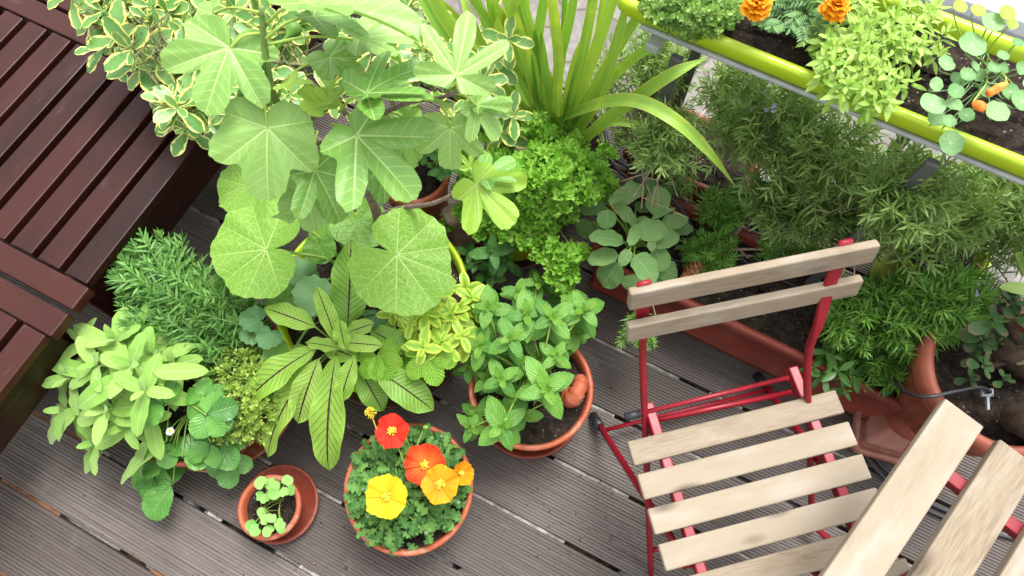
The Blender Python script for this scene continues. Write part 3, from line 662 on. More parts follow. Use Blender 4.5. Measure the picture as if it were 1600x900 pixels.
# ---- troughs
def trough(name, label, cat, c, ang, hl, hw, h, z0, mat, cr_, lip, inset, soilz, group=None, ridge=False):
    t = thing(name, label, cat, (c[0], c[1], z0), group); mb = MB()
    A_, B_ = hl - lip - inset, hw - lip - inset
    rings = [(A_ * .02, B_ * .02, .001, 0), (A_, B_, cr_ * .7, 0), (A_ + .004, B_ + .004, cr_ * .7, .006)]
    if ridge: rings += [(A_ + .012, B_ + .012, cr_ * .7, .012), (A_ + .012, B_ + .012, cr_ * .7, .026), (A_ + .003, B_ + .003, cr_ * .7, .032)]
    rings += [(hl - lip, hw - lip, cr_ * .9, h - .045), (hl - lip * .4, hw - lip * .4, cr_, h - .038), (hl, hw, cr_, h - .030), (hl + .001, hw + .001, cr_, h - .008), (hl - .004, hw - .004, cr_, h - .001), (hl - .010, hw - .010, cr_, h),
              (hl - .018, hw - .018, cr_ * .8, h - .003), (hl - .024, hw - .024, cr_ * .8, h - .012), (hl - .034, hw - .034, cr_ * .7, max(h - .10, .02))]
    rrloft(mb, (c[0], c[1], z0), ang, rings); mb.build('trough_body', mat, t)
    mb = MB(); rings = [((hl - .028) * k, max((hw - .028) * k, .002), cr_ * .8 * k, soilz - z0 + (.004 if 0 < k < .95 else 0)) for k in np.linspace(1, .02, 16)]
    rrloft(mb, (c[0], c[1], z0), ang, rings[:1] + rings[1:], jz=.0035); mb.build('soil', M['soil'], t); return t
TANG = math.radians(-28.3); TD = V(math.cos(TANG), math.sin(TANG), 0); TN = V(-math.sin(TANG), math.cos(TANG), 0)
tf = at(1165, 519, .25); TC = tf + TN * .14; TC[2] = 0
trough('planter_trough', 'long terracotta planter trough behind the folding chair', 'planter trough', TC, TANG, .455, .14, .245, .004, M['terra_dark'], .02, .012, .02, .215, 'terracotta planter troughs', True)
TC2 = at(1070, 268, .17) + TN * .09; TC2[2] = -.03
trough('planter_trough', 'terracotta planter trough almost buried under the tangled rosemary', 'planter trough', TC2, TANG, .19, .12, .21, -.036, M['terra_dark'], .02, .012, .02, .163, 'terracotta planter troughs', True)
LA = math.radians(-28.1); LD = V(math.cos(LA), math.sin(LA), 0); LN = V(-math.sin(LA), math.cos(LA), 0)
LZ = .90; lf = at(958, -4, LZ); LC = lf + LD * .60 + LN * .138; LC[2] = 0
trough('flower_box', 'bright lime green flower box raised on grey metal legs', 'flower box', LC, LA, .60, .138, .085, LZ - .085, M['lime'], .035, .012, .028, LZ - .03)
st = thing('planter_stand', 'grey metal stand with tall legs carrying the lime green flower box', 'stand', LC)
for s in (-1, 1):
    mb = MB(); c = LC + LN * s * .132 - LD * .035; c[2] = LZ - .050; box(mb, c, LD, LN, UP, 1.0, .009, .010); mb.build('top_rail', M['grey_metal'], st, False, .003)
for s in (-.5, .46):
    mb = MB(); c = LC + LD * s; c[2] = LZ - .098; box(mb, c, LN, LD, UP, .27, .03, .02); mb.build('cross_rail', M['grey_metal'], st, False, .003)
l1 = at(1064, 72, .86); l2 = at(1474, 238, .86)
for p in (l1, l2, l1 + LN * .25, l2 + LN * .25):
    mb = MB(); c = p.copy(); c[2] = (LZ - .072 - .04) / 2; box(mb, c, UP, LD, LN, LZ - .072 + .04, .026, .018); mb.build('leg', M['dark_metal'], st, False, .004)

# ---- urn on a square foot
UC = at(1412, 652, 0); ut = thing('terracotta_urn', 'ornate fluted terracotta urn on a square foot holding the jade plant', 'urn', UC)
mb = MB(); ua = math.radians(-16); bx = V(math.cos(ua), math.sin(ua), 0); by = V(-math.sin(ua), math.cos(ua), 0)
rrloft(mb, (UC[0] - .012, UC[1] - .006, .002), ua, [(.002, .002, .001, 0), (.128, .128, .02, 0), (.132, .132, .02, .012), (.132, .132, .02, .032), (.127, .127, .018, .038), (.120, .120, .016, .037), (.113, .113, .014, .016), (.100, .100, .013, .013), (.096, .096, .012, .045), (.002, .002, .001, .046)]); mb.build('square_foot', M['terra_pink'], ut)
mb = MB(); n = 120; thv = np.linspace(0, 2 * PI, n, endpoint=False); rows = []
for r, z, fl in [(.10, .046, 0), (.098, .06, 0), (.085, .075, 0), (.075, .10, 0), (.08, .125, 0), (.10, .14, 0), (.13, .165, .2), (.165, .21, .7), (.19, .27, 1), (.205, .33, 1), (.21, .37, .5), (.215, .385, 0), (.232, .395, 0), (.238, .41, .3), (.236, .43, .3), (.228, .447, 0), (.212, .452, 0), (.202, .447, 0), (.197, .43, 0), (.19, .38, 0)]:
    r = r * .765; rr = r * (1 + .022 * fl * np.sin(thv * 30)); rows.append(np.stack([UC[0] + rr * np.cos(thv), UC[1] + rr * np.sin(thv), np.full(n, z)], 1))
mb.add(np.vstack(rows), gridf(len(rows) - 1, n, True)); mb.build('urn_bowl', M['terra_urn'], ut)
mb = MB(); soil_disc(mb, UC, .150, .405, .008); mb.build('soil', M['soil'], ut)

# ================================================================== PLANTS
def pln(name, label, cat, base, group=None):
    return thing(name, label, cat, base, group)
def stemline(mb, p, q, r=.003, sag=.0, k=6, n=5, up=.3):
    p, q = np.asarray(p, float), np.asarray(q, float); d = np.linalg.norm(q - p)
    m1 = p + (q - p) * .35 + UP * d * up; tube(mb, spline([p, m1, q], k), r, n)
def shoot(mb, T, A, specs, prof, wr, az=None, bend=.5, fold=.2, nt=8, ns=4, serr=0., wave=0., new=None, per=2, thick=0., lj=.12):
    """leaf pairs down from tip T along axis A; specs = (distance below tip, elevation, length)"""
    A = nrm(A); X = nrm(np.cross(A, V(.31, .87, .2))); Y = np.cross(A, X); az = U(0, PI) if az is None else az
    for k, (dz, el, L) in enumerate(specs):
        for j in range(per):
            a = az + k * PI / per * (1 if per > 1 else 2.4) + j * 2 * PI / per + U(-.2, .2); e = math.radians(el) + U(-.12, .12)
            R_ = X * math.cos(a) + Y * math.sin(a); D = R_ * math.cos(e) + A * math.sin(e); l = L * U(1 - lj, 1 + lj)
            N = A * math.cos(e) - R_ * math.sin(e)
            (new if (new is not None and k < 2) else mb) and leaf(new if (new is not None and k < 2) else mb, T - A * dz + D * .002, D, l, l * wr * U(.92, 1.08), prof, N, bend * U(.5, 1.4), fold, wave, nt, ns, serr=serr, roll=U(-.2, .2), thick=thick)
# ---- rosemary
def sprig(seed, L=.12, n=36, nl=.036, w=.0052, nt=2):
    r = np.random.default_rng(seed); mb = MB(); c = L * .25 * r.uniform(-1, 1)
    axis = np.array([[L * t, c * t * t, L * .15 * t * t * r.uniform(.5, 1)] for t in np.linspace(0, 1, 7)])
    tube(mb, axis, [.0022, .0012], 4, .9)
    for i in range(n):
        t = .06 + .94 * (i / n) ** .85; p = np.array([np.interp(t, np.linspace(0, 1, 7), axis[:, k]) for k in range(3)])
        a = i * 2.4 + r.uniform(-.4, .4); e = math.radians(12 + 55 * t ** 4) + r.uniform(-.25, .3)
        D = V(math.sin(e), math.cos(e) * math.cos(a), math.cos(e) * math.sin(a)); l = nl * (1 - .45 * t ** 4) * r.uniform(.75, 1.15)
        leaf(mb, p, D, l, w, 'needle', jit(V(.2, math.cos(a + 1.5) * .3, 1), .2), r.uniform(-.3, .6), .25, 0, nt, 2, var=r.uniform(0, 1))
    return mb.proto()
SP = [sprig(i) for i in range(7)]
SPW = [sprig(20 + i, .12, 40, .042, .0052) for i in range(5)]
SPS = [sprig(40 + i, .16, 30, .040, .0054) for i in range(6)]
def rosemary(label, base, mat, blobs, protos, group='rosemary bushes', flowers=0, woody=14, wr=.004, wlen=1.):
    """blobs: (centre, (rx, ry, rz), count, scale, bias direction, outward weight)"""
    t = pln('rosemary_bush', label, 'herb', base, group); mb = MB(); st = MB(); fl = MB(); tips = []
    for c, rad, n, sc, bias, ow in blobs:
        rad = np.array(rad)
        for i in range(n):
            d = rdir(math.asin(U(-.35, 1))); rr = U(.25, 1) ** .5; p = c + d * rad * rr * .9
            D = nrm(d * ow + np.asarray(bias) + RNG.normal(0, .33, 3)); s = sc * U(.7, 1.2)
            mb.merge(protos[RNG.integers(len(protos))], frame(D, jit(UP, .3), U(-.8, .8)) * s, p - D * s * .09, U(0, 1)); tips.append(p - D * s * .09)
            if flowers and U() < flowers:
                for q in range(4): pleaf(fl, p + RNG.normal(0, .006, 3), jit(V(1, 0, 0), .5), .006, 'round', jit(UP, .5), 8, 1, .3)
    tips = np.array(tips)
    for i in RNG.choice(len(tips), min(woody, len(tips)), False):
        q = tips[i]; b = np.asarray(base) + RNG.normal(0, .025, 3) * V(1, 1, 0); stemline(st, b, b + (q - b) * wlen, [wr * 1.5, wr * .6], up=U(-.05, .25), k=7)
    if wr < .0041 and woody > 50 or wr > .005:                        # loose bare twigs inside the tangle
        for i in range(26):
            q = tips[RNG.integers(len(tips))] + RNG.normal(0, .03, 3) - UP * .09; d = nrm(V(U(-1, 1), U(-1, 1), U(-.15, .5))); L = U(.1, .24)
            tube(st, spline([q - d * L * .5 - UP * .03, q + RNG.normal(0, .015, 3), q + d * L * .5 + RNG.normal(0, .02, 3)], 5), [.0021, .0009], 5, U())
    mb.build('foliage', mat, t); st.build('woody_stem', M['twig'], t)
    if flowers and fl.n: fl.build('blossom', M['petal_lilac'], t)
    return t
c1 = at(292, 480, .33)
rosemary('dense dark green rosemary in the mixed herb bowl, beside the dark bench', V(-.80, .56, .175), M['rosemary'],
         [(at(300, 485, .30), (.17, .13, .10), 110, 1.15, (-.5, .3, .5), .5), (at(235, 425, .33), (.10, .09, .06), 70, 1.1, (-.8, .6, .25), .3), (at(360, 520, .26), (.08, .07, .06), 45, .9, (.1, .2, .5), .5)], SP)
RB = 'rosemary bushes'
rosemary('bright green rosemary bushing over the trough end behind the chair', at(1400, 540, .215), M['rosemary_bright'],
         [(at(1375, 500, .36), (.16, .12, .10), 125, 1.0, (.15, -.3, .8), .6), (at(1480, 480, .44), (.10, .10, .08), 95, 1.05, (.5, -.1, .6), .4), (at(1330, 560, .24), (.09, .06, .06), 34, .9, (-.2, -.4, .6), .5), (at(1420, 590, .28), (.08, .05, .06), 34, .9, (0, -.5, .5), .5)], SPW, RB, .03)
rosemary('compact bright rosemary in the trough behind the chair back', at(1120, 385, .215), M['rosemary_bright'],
         [(at(1110, 395, .27), (.08, .06, .05), 52, .72, (.1, -.2, .8), .6), (at(1130, 325, .32), (.08, .06, .06), 40, .8, (.1, 0, .9), .6), (at(1210, 310, .36), (.07, .06, .05), 26, .85, (.2, 0, .9), .6), (at(1240, 400, .25), (.09, .05, .05), 24, .7, (.2, 0, .9), .6)], SPW, RB, 0, 14)
rosemary('sprig of rosemary hanging over the trough front beside the chair post', at(1010, 455, .22), M['rosemary_bright'],
         [(at(995, 525, .24), (.035, .03, .05), 24, .62, (0, -.6, -.1), .5)], SPW, RB, 0, 4, .0025)
rosemary('tall thin rosemary directly under the flower box middle', at(1240, 300, .1), M['rosemary_hedge'],
         [(at(1200, 205, .54), (.15, .12, .15), 115, .95, (-.1, -.1, .5), .6), (at(1295, 260, .54), (.13, .10, .13), 85, .95, (0, -.2, .5), .6), (at(1150, 150, .48), (.09, .09, .12), 75, .9, (-.2, -.1, .6), .5), (at(1250, 335, .36), (.16, .09, .08), 125, .85, (0, -.2, .6), .6)], SPS, RB, .012, 70)
rosemary('spreading rosemary below the right end of the flower box', at(1480, 340, .1), M['rosemary_hedge'],
         [(at(1430, 330, .50), (.15, .13, .14), 115, 1.0, (.2, -.2, .5), .6), (at(1560, 330, .45), (.16, .16, .16), 130, 1.0, (.2, -.1, .5), .6), (at(1345, 335, .36), (.13, .10, .09), 85, .95, (0, -.3, .5), .6), (at(1400, 320, .66), (.07, .07, .06), 90, .95, (0, -.3, .5), .6)], SPS, RB, .02, 70)
rosemary('sparse straggly rosemary with bare stems near the sword leaved plant', at(1015, 270, .08), M['rosemary_hedge'],
         [(at(990, 150, .30), (.16, .20, .14), 100, .8, (-.1, .1, .6), .5), (at(1040, 225, .62), (.075, .07, .09), 80, .8, (0, -.2, .6), .5), (at(1060, 290, .28), (.05, .05, .05), 26, .7, (-.2, -.2, .6), .5), (at(1030, 110, .45), (.08, .10, .10), 55, .85, (0, 0, .6), .5)], SPS, RB, .0, 60, .006)

# ---- pale sage in the herb bowl
def leaves_at(mb, base, lst, prof, wr, z0, mat=None, bend=.6, fold=.12, wave=.05, nt=11, ns=6, serr=0., dz=-.03, stems=None, jitter=.0, sr=.0018, N=UP):
    """lst: (base px x, y, tip px x, y, width px, z of base[, z of tip])"""
    for e in lst:
        bx_, by_, tx_, ty_, w_, z_ = e[:6]; zt = e[6] if len(e) > 6 else z_ + dz
        p, q = at(bx_, by_, z_), at(tx_, ty_, zt); L = np.linalg.norm(q - p) * 1.04
        wm = w_ / F * (H - (z_ + zt) / 2) * (1.1 if prof == 'sorrel' else 1.04)
        D = nrm(q - p + UP * bend * L * .5); leaf(mb, p, D, L, wm, prof, jit(N, .12), bend, fold, wave, nt, ns, serr=serr, roll=U(-.15, .15))
        if stems is not None: stemline(stems, base, p, [sr * 1.3, sr], up=.25)
sg = pln('sage_plant', 'pale grey green sage spilling over the bowl edge onto the deck', 'herb', V(-.90, .47, .17), 'sage plants')
mb = MB(); st = MB()
for (x, y, z, az, n) in [(205, 570, .40, 0, 3), (150, 570, .36, 1, 3), (110, 590, .31, 2, 3), (165, 640, .33, .5, 3), (225, 610, .40, 1.6, 3), (180, 530, .37, 2.2, 3), (240, 560, .36, .9, 2), (130, 535, .31, 2.7, 3), (100, 640, .24, .3, 3), (195, 665, .28, 1.1, 3), (230, 655, .30, 2.0, 2), (150, 690, .20, .7, 2), (270, 570, .33, 1.9, 2), (215, 520, .34, .4, 2)]:
    T = at(x, y, z); A = nrm(nrm(T - V(-.85, .5, .12)) * .6 + UP * .8)
    shoot(mb, T, A, [(0, 62, .045), (.006, 30, .078), (.016, 8, .100), (.034, -14, .105), (.06, -30, .10)][:n + 1], 'sage', .42, az, .55, .12, 10, 4, 0, .05)
    stemline(st, V(-.87, .49, .17) + RNG.normal(0, .02, 3) * V(1, 1, 0), T - A * .01, [.004, .0022], up=.1)
leaves_at(mb, V(-.85, .49, .17), [(240, 582, 324, 584, 27, .40), (205, 560, 120, 508, 26, .36, .32), (150, 585, 82, 570, 26, .33, .29), (120, 640, 78, 690, 30, .26, .18), (165, 690, 132, 735, 27, .2, .14), (260, 690, 190, 745, 26, .24, .15), (230, 690, 215, 740, 24, .25, .16), (190, 590, 128, 640, 34, .38, .34), (235, 550, 232, 510, 22, .38, .4)], 'sage', .4, .3, stems=st)
mb.build('foliage', M['sage_pale'], sg); st.build('stem', M['greenstem'], sg)

# ---- broad green sage in the trough
sg = pln('sage_plant', 'broad leaved dark green sage at the left end of the long trough', 'herb', at(975, 400, .215), 'sage plants')
mb = MB(); st = MB(); b0 = at(985, 395, .2)
Z8 = lambda x, y: (900 + x / 4.09, 220 + y / 4.09)
def z8(l): return [(*Z8(a, b), *Z8(c, d), w, *z) for a, b, c, d, w, *z in l]
leaves_at(mb, b0, z8([(300, 655, 95, 600, 38, .40), (340, 670, 402, 545, 21, .44), (345, 695, 285, 795, 21, .44), (370, 730, 505, 895, 46, .40), (270, 735, 80, 760, 34, .36), (275, 775, 170, 925, 46, .34, .28), (385, 600, 575, 560, 42, .40), (460, 640, 500, 700, 17, .40), (480, 670, 650, 600, 34, .36), (500, 690, 560, 830, 36, .33), (205, 440, 185, 560, 33, .40), (195, 430, 20, 440, 30, .36), (245, 420, 385, 525, 34, .40), (230, 410, 425, 290, 34, .39), (300, 380, 480, 240, 40, .35), (215, 400, 290, 350, 18, .43), (500, 480, 540, 300, 42, .36), (490, 500, 630, 432, 10, .40), (560, 560, 690, 480, 34, .34), (600, 590, 730, 540, 34, .31), (380, 440, 460, 420, 26, .33), (440, 480, 420, 560, 24, .36), (100, 520, 20, 600, 34, .29, .25), (150, 530, 90, 600, 30, .28), (520, 800, 640, 870, 40, .28), (380, 850, 370, 960, 44, .27), (460, 880, 540, 960, 40, .26)]), 'sage', .5, .3, stems=st, bend=.45, dz=-.025)
mb.build('foliage', M['sage_green'], sg); st.build('stem', M['greenstem'], sg)

# ---- golden sage in the lime pot
sg = pln('sage_plant', 'golden variegated sage in the big lime green pot', 'herb', at(670, 505, .24), 'sage plants')
mb = MB(); st = MB()
k = 0
while k < 34:
    x, y = U(600, 752), U(425, 550)
    if ((x - 685) / 72) ** 2 + ((y - 495) / 62) ** 2 > 1: continue
    k += 1; T = at(x, y, .39 - .0006 * abs(x - 680) + U(-.02, .02)); A = nrm(rdir(.3) * .35 + UP)
    shoot(mb, T, A, [(0, 45, .026), (.004, 15, .040), (.012, 0, .046), (.026, -12, .046)], 'ellip', .56, None, .4, .06, 8, 4)
    stemline(st, at(670, 505, .23) + RNG.normal(0, .03, 3) * V(1, 1, 0), T - A * .01, .0015)
mb.build('foliage', M['sage_gold'], sg); st.build('stem', M['greenstem'], sg)

# ---- mint in its pot
mi = pln('mint_plant', 'bushy mint with bright shoot tips in the round terracotta pot', 'herb', MINT + UP * .21)
mb = MB(); nw = MB(); st = MB()
for (x, y, z, s) in [(853, 608, .43, 1.25), (784, 668, .37, 1.05), (798, 528, .42, 1), (782, 592, .38, .85), (869, 556, .40, .75), (818, 570, .34, .6), (749, 540, .37, 1), (735, 669, .27, .7), (863, 495, .44, 1.1), (913, 482, .40, 1.05), (823, 490, .42, 1), (762, 480, .40, 1.05), (810, 455, .36, .75), (865, 525, .34, .9), (790, 640, .30, .8), (815, 650, .28, .8), (900, 520, .30, .85), (840, 555, .32, .9), (775, 560, .30, .9), (830, 600, .30, .8), (735, 500, .32, .8), (888, 455, .32, .9), (840, 440, .30, .8), (760, 590, .28, .8), (800, 610, .28, .8), (730, 575, .28, .7), (745, 650, .25, .8), (880, 540, .30, .8)]:
    T = at(x, y, z); A = nrm(UP * 1.0 + V(*(T - MINT)[:2], 0) * 1.3 - V(0, .25, 0))
    sp = [(0, 58, .018 * s), (.003, 28, .034 * s), (.008, 10, .052 * s), (.02, -2, .064 * s), (.04, -8, .066 * s), (.065, -10, .060 * s)]
    shoot(mb, T, A, sp, 'mint', .56, None, .35, .12, 14, 4, .025, .03, nw)
    stemline(st, MINT + RNG.normal(0, .045, 3) * V(1, 1, 0) + UP * .2, T - A * .004, .0022, up=.15)
mb.build('foliage', M['mint'], mi); nw.build('young_foliage', M['mint_new'], mi); st.build('stem', M['greenstem'], mi)
# ---- small spearmint between the pots
mi = pln('mint_plant', 'small dark crinkled mint between parsley and the big lime green pot', 'herb', at(770, 440, .1))
mb = MB(); st = MB()
for (x, y, z, s) in [(770, 392, .34, 1.15), (745, 410, .28, .9), (790, 405, .28, .9), (765, 430, .24, .9), (735, 395, .26, .8)]:
    T = at(x, y, z); A = jit(UP - V(0, .2, 0), .12); shoot(mb, T, A, [(0, 60, .02 * s), (.008, 25, .04 * s), (.022, 5, .052 * s), (.045, -8, .052 * s)], 'mint', .5, U(0, 2), .4, .15, 14, 4, .05, .06); stemline(st, at(768, 440, .02), T, .0022)
mb.build('foliage', M['spearmint'], mi); st.build('stem', M['greenstem'], mi)

# ---- parsley
pa = pln('parsley_plant', 'bright curly parsley mound in the lime green pot', 'herb', V(PARS[0], PARS[1], .22))
mb = MB(); st = MB()
def pars(x, y, z, n=14, s=1.):
    T = at(x, y, z); out_ = nrm(V(*(T - PARS)[:2], 0) * 2 + UP * .9)
    for i in range(n):
        d = nrm(rdir(math.asin(U(-.1, 1)))); p = T + d * V(.026, .026, .014) * s * U(.4, 1.1)
        pleaf(mb, p, nrm(V(d[0], d[1], 0) + UP * .2), U(.011, .0175) * s, 'clover', jit(out_ + d * .5, .35), 28, 3, U(.1, .6), 0, U(.28, .45), int(RNG.integers(4, 7)), teeth=7, tamp=.24)
    stemline(st, V(PARS[0], PARS[1], .2) + RNG.normal(0, .035, 3) * V(1, 1, 0), T, .0014, up=.2)
k = 0
while k < 78:
    x, y = U(715, 975), U(190, 355)
    e = ((x - 840) / 128) ** 2 + ((y - 272) / 80) ** 2
    if e > 1 or (x > 900 and y > 325) or (x < 760 and y < 250): continue
    k += 1; pars(x, y, .52 - .2 * e + U(-.03, .03))
for x, y, z in [(768, 345, .35), (790, 360, .36), (745, 350, .33), (760, 365, .31), (800, 340, .38), (820, 350, .38), (830, 375, .36), (845, 395, .34), (870, 385, .37), (885, 400, .36), (870, 410, .35), (890, 425, .33), (865, 430, .33), (900, 395, .33), (855, 365, .36), (835, 345, .4), (810, 375, .33), (880, 440, .31), (845, 330, .42), (755, 210, .45), (770, 225, .46), (830, 190, .5), (735, 270, .38), (720, 300, .3), (725, 330, .27), (705, 345, .2)]: pars(x, y, z, 15 if y > 330 else 11, 1.05)
mb.build('foliage', M['parsley'], pa); st.build('stem', M['greenstem'], pa)

# ---- thyme
def thymesprig(seed, n=6, L=.032, ll=.0085):
    mb = MB(); r = np.random.default_rng(seed); tube(mb, np.array([[0, 0, 0], [L * .5, .001, .001], [L, 0, .003]]), .0006, 4, .3)
    for k in range(n):
        for j in range(2):
            a = k * PI / 2 + j * PI + r.uniform(-.3, .3); x = L * (.15 + .85 * k / (n - 1)); e = .5 + .6 * (k / n) ** 2
            leaf(mb, V(x, 0, .003 * k / n), V(math.sin(e), math.cos(e) * math.cos(a), math.cos(e) * math.sin(a)), ll * r.uniform(.8, 1.2), ll * .7, 'ellip', V(1, 0, .2), .2, .1, 0, 3, 2, var=r.uniform())
    return mb.proto()
TS = [thymesprig(i) for i in range(5)]; TS2 = [thymesprig(9 + i, 7, .034, .0095) for i in range(5)]
def thyme(name, label, cat, base, mat, pts, protos, bias=(0, 0, .8), sc=(.8, 1.3)):
    t = pln(name, label, cat, base); mb = MB(); st = MB()
    for i, (p, o) in enumerate(pts):
        D = nrm(np.asarray(bias) + o * .6 + RNG.normal(0, .35, 3)); mb.merge(protos[RNG.integers(len(protos))], frame(D, jit(V(.1, 1, .2), .5), U(0, 6)) * U(*sc), p - D * .02, U(0, 1))
        if i % 6 == 0: stemline(st, base, p - D * .02, .0011, up=.2)
    mb.build('foliage', mat, t); st.build('stem', M['twig'], t)
pts = []
while len(pts) < 470:
    x, y = U(290, 460), U(525, 700); e = ((x - 380) / 78) ** 2 + ((y - 608) / 82) ** 2
    if e < 1: pts.append((at(x, y, .325 - .11 * e + U(-.02, .015)), V((x - 378) / 72, -(y - 610) / 78, 0)))
for i in range(40): pts.append((at(U(325, 350), U(655, 705), U(.14, .2)), V(0, -1, -.2)))
for i in range(26): pts.append((at(U(420, 445), U(520, 560), U(.2, .26)), V(0, 0, 0)))
thyme('thyme_plant', 'yellow green thyme creeping over the front of the mixed herb bowl', 'herb', at(370, 600, .17), M['thyme'], pts, TS)
pts = []
while len(pts) < 290:
    x, y = U(1000, 1165), U(-40, 62); e = ((x - 1085) / 82) ** 2 + ((y - 5) / 52) ** 2
    if e < 1 and y < 20 + (x - 1000) * .6: pts.append((at(x, y, LZ + .055 - .05 * e + U(-.012, .01)), V(0, -.4, 0)))
thyme('thyme_plant', 'small leaved thyme trailing over the left end of the flower box', 'herb', at(1090, 0, LZ - .03), M['thyme_green'], pts, TS2, sc=(.8, 1.25))

# ---- strawberries
def trifol(mb, x, y, z, ang, Lp, w=.84, tilt=.0, drop=.02, serr=.04, st=None, base=None, spread=68):
    """three toothed leaflets; (x, y) = joint, ang = direction of the middle leaflet in the picture (deg, 0 = right, 90 = up)"""
    p = at(x, y, z); s = (H - z) / F
    for k in (-1, 0, 1):
        a = math.radians(ang + k * spread); D = V(math.cos(a), math.sin(a), -.12 + U(-.1, .1)); L = Lp * s * (1 if k == 0 else .92) * U(.94, 1.06)
        leaf(mb, p + D * .004, D, L, L * w, 'wedge', jit(UP - V(0, .15, 0), .15), .35, .22, .03, 18, 6, serr=serr, roll=U(-.15, .15))
    if st is not None: stemline(st, base, p, [.0022, .0016], up=.35)
sb = pln('strawberry_plant', 'strawberry with dark toothed leaves trailing over the bowl front, one white flower', 'strawberry plant', V(-.79, .40, .17), 'strawberry plants')
mb = MB(); st = MB(); b0 = V(-.80, .40, .16)
for a in [(258, 633, .36, 150, 44), (328, 640, .33, 250, 44), (322, 648, .35, 20, 46), (318, 622, .34, 100, 36), (330, 692, .22, 215, 40), (345, 690, .20, 300, 46), (270, 758, .10, 165, 62), (262, 725, .16, 120, 50), (285, 715, .2, 60, 45), (240, 742, .10, 190, 40), (265, 690, .2, 200, 45), (355, 720, .12, 280, 40)]: trifol(mb, *a, st=st, base=b0)
mb.build('foliage', M['strawberry'], sb); st.build('stem', M['greenstem'], sb)
fl = MB(); fc = at(266, 674, .27)
for k in range(5): a = k * 1.257; leaf(fl, fc, V(math.cos(a), math.sin(a), .25), .010, .010, 'petal', UP, .2, .1, 0, 4, 2)
f = fl.build('flower', M['petal_white'], sb); fl = MB(); lathe(fl, fc, [(.004, 0), (.0035, .003), (.0005, .005)], 10); fl.build('flower_centre', M['stamen'], f)
sb = pln('strawberry_plant', 'strawberry with lime green toothed leaves beside the red veined sorrel', 'strawberry plant', at(640, 570, .24), 'strawberry plants')
mb = MB(); st = MB(); b0 = at(635, 560, .23)
for a in [(590, 555, .36, 235, 45), (590, 552, .36, 330, 46), (668, 550, .37, 235, 42), (668, 556, .37, 290, 52), (672, 552, .37, 45, 38), (650, 575, .33, 160, 40), (655, 540, .33, 120, 36)]: trifol(mb, *a, serr=.07, st=st, base=b0, w=.74, spread=62)
mb.build('foliage', M['strawberry_lime'], sb); st.build('stem', M['greenstem'], sb)

# ---- red veined sorrel: every leaf a part
so_ = pln('sorrel_plant', 'red veined sorrel with long drooping leaves at the front of the big lime green pot', 'sorrel', at(530, 545, .24))
crown = at(532, 545, .25)
Z6 = lambda x, y: (350 + x / 3, 300 + y / 3)
for i, (bx_, by_, tx_, ty_, w_, z_, zt) in enumerate([(526, 533, 499, 449, 28, .40, .47), (493, 511, 416, 481, 36, .40, .42), (543, 513, 556, 380, 58, .34, .44), (540, 521, 584, 506, 26, .36, .38), (532, 535, 597, 541, 27, .37, .38), (532, 545, 479, 533, 24, .36, .37), (580, 517, 640, 552, 38, .35, .33), (492, 545, 381, 632, 46, .36, .27), (494, 566, 411, 700, 44, .33, .17), (497, 562, 474, 662, 44, .35, .25), (524, 558, 516, 732, 50, .36, .17), (554, 558, 536, 628, 30, .37, .31), (588, 578, 676, 640, 48, .34, .26), (505, 540, 560, 560, 34, .33, .34), (540, 545, 528, 500, 26, .4, .45), (560, 575, 600, 640, 40, .31, .24), (470, 600, 430, 560, 30, .3, .3)]):
    mb = MB(); leaves_at(mb, crown, [(bx_, by_, tx_, ty_, w_, z_, zt)], 'sorrel', .3, .3, bend=.8 if zt < z_ else .3, fold=.2, wave=.11, nt=18, ns=8)
    stemline(mb, crown, at(bx_, by_, z_), .0022, up=.15)
    mb.build('leaf', M['sorrel_dark'] if i in (2, 6, 12, 15) else M['sorrel'], so_)

# ---- heart leaved plant: every big leaf a part
hb = pln('heart_leaved_plant', 'tall plant with huge round pale green crinkled leaves around the fig trunk', 'plant', at(560, 430, .24))
b0 = at(560, 430, .24)
def heart(jx, jy, mx, my, R, z, mat, tiltv, cup, asym=1., dz=-.02):
    mb = MB(); p = at(jx, jy, z); q = at(mx, my, z + dz); pleaf(mb, p, q - p, R * (H - z) / F, 'heart', nrm(UP + V(*tiltv, 0)), 90, 14, cup, .1, .022, 7, teeth=22, tamp=.016, asym=asym, quilt=.010, vf=.16, ribs=(0, 32, -32, 68, -68, 110, -110))
    stemline(mb, b0, p - UP * .002, [.005, .0035], up=.2); mb.build('leaf', mat, hb)
heart(620, 398, 700, 430, 114, .50, M['heart'], (.05, -.15), .12, .86)
heart(416, 390, 335, 398, 108, .47, M['heart'], (-.1, -.1), .1, .92)
heart(385, 290, 345, 305, 62, .44, M['heart'], (0, -.1), .1)
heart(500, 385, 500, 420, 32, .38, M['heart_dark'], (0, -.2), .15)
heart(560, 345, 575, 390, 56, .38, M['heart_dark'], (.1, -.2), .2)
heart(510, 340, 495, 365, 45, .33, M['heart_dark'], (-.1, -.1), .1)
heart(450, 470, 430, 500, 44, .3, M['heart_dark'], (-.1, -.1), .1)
heart(450, 560, 440, 600, 48, .3, M['heart_dark'], (-.1, -.1), .1)
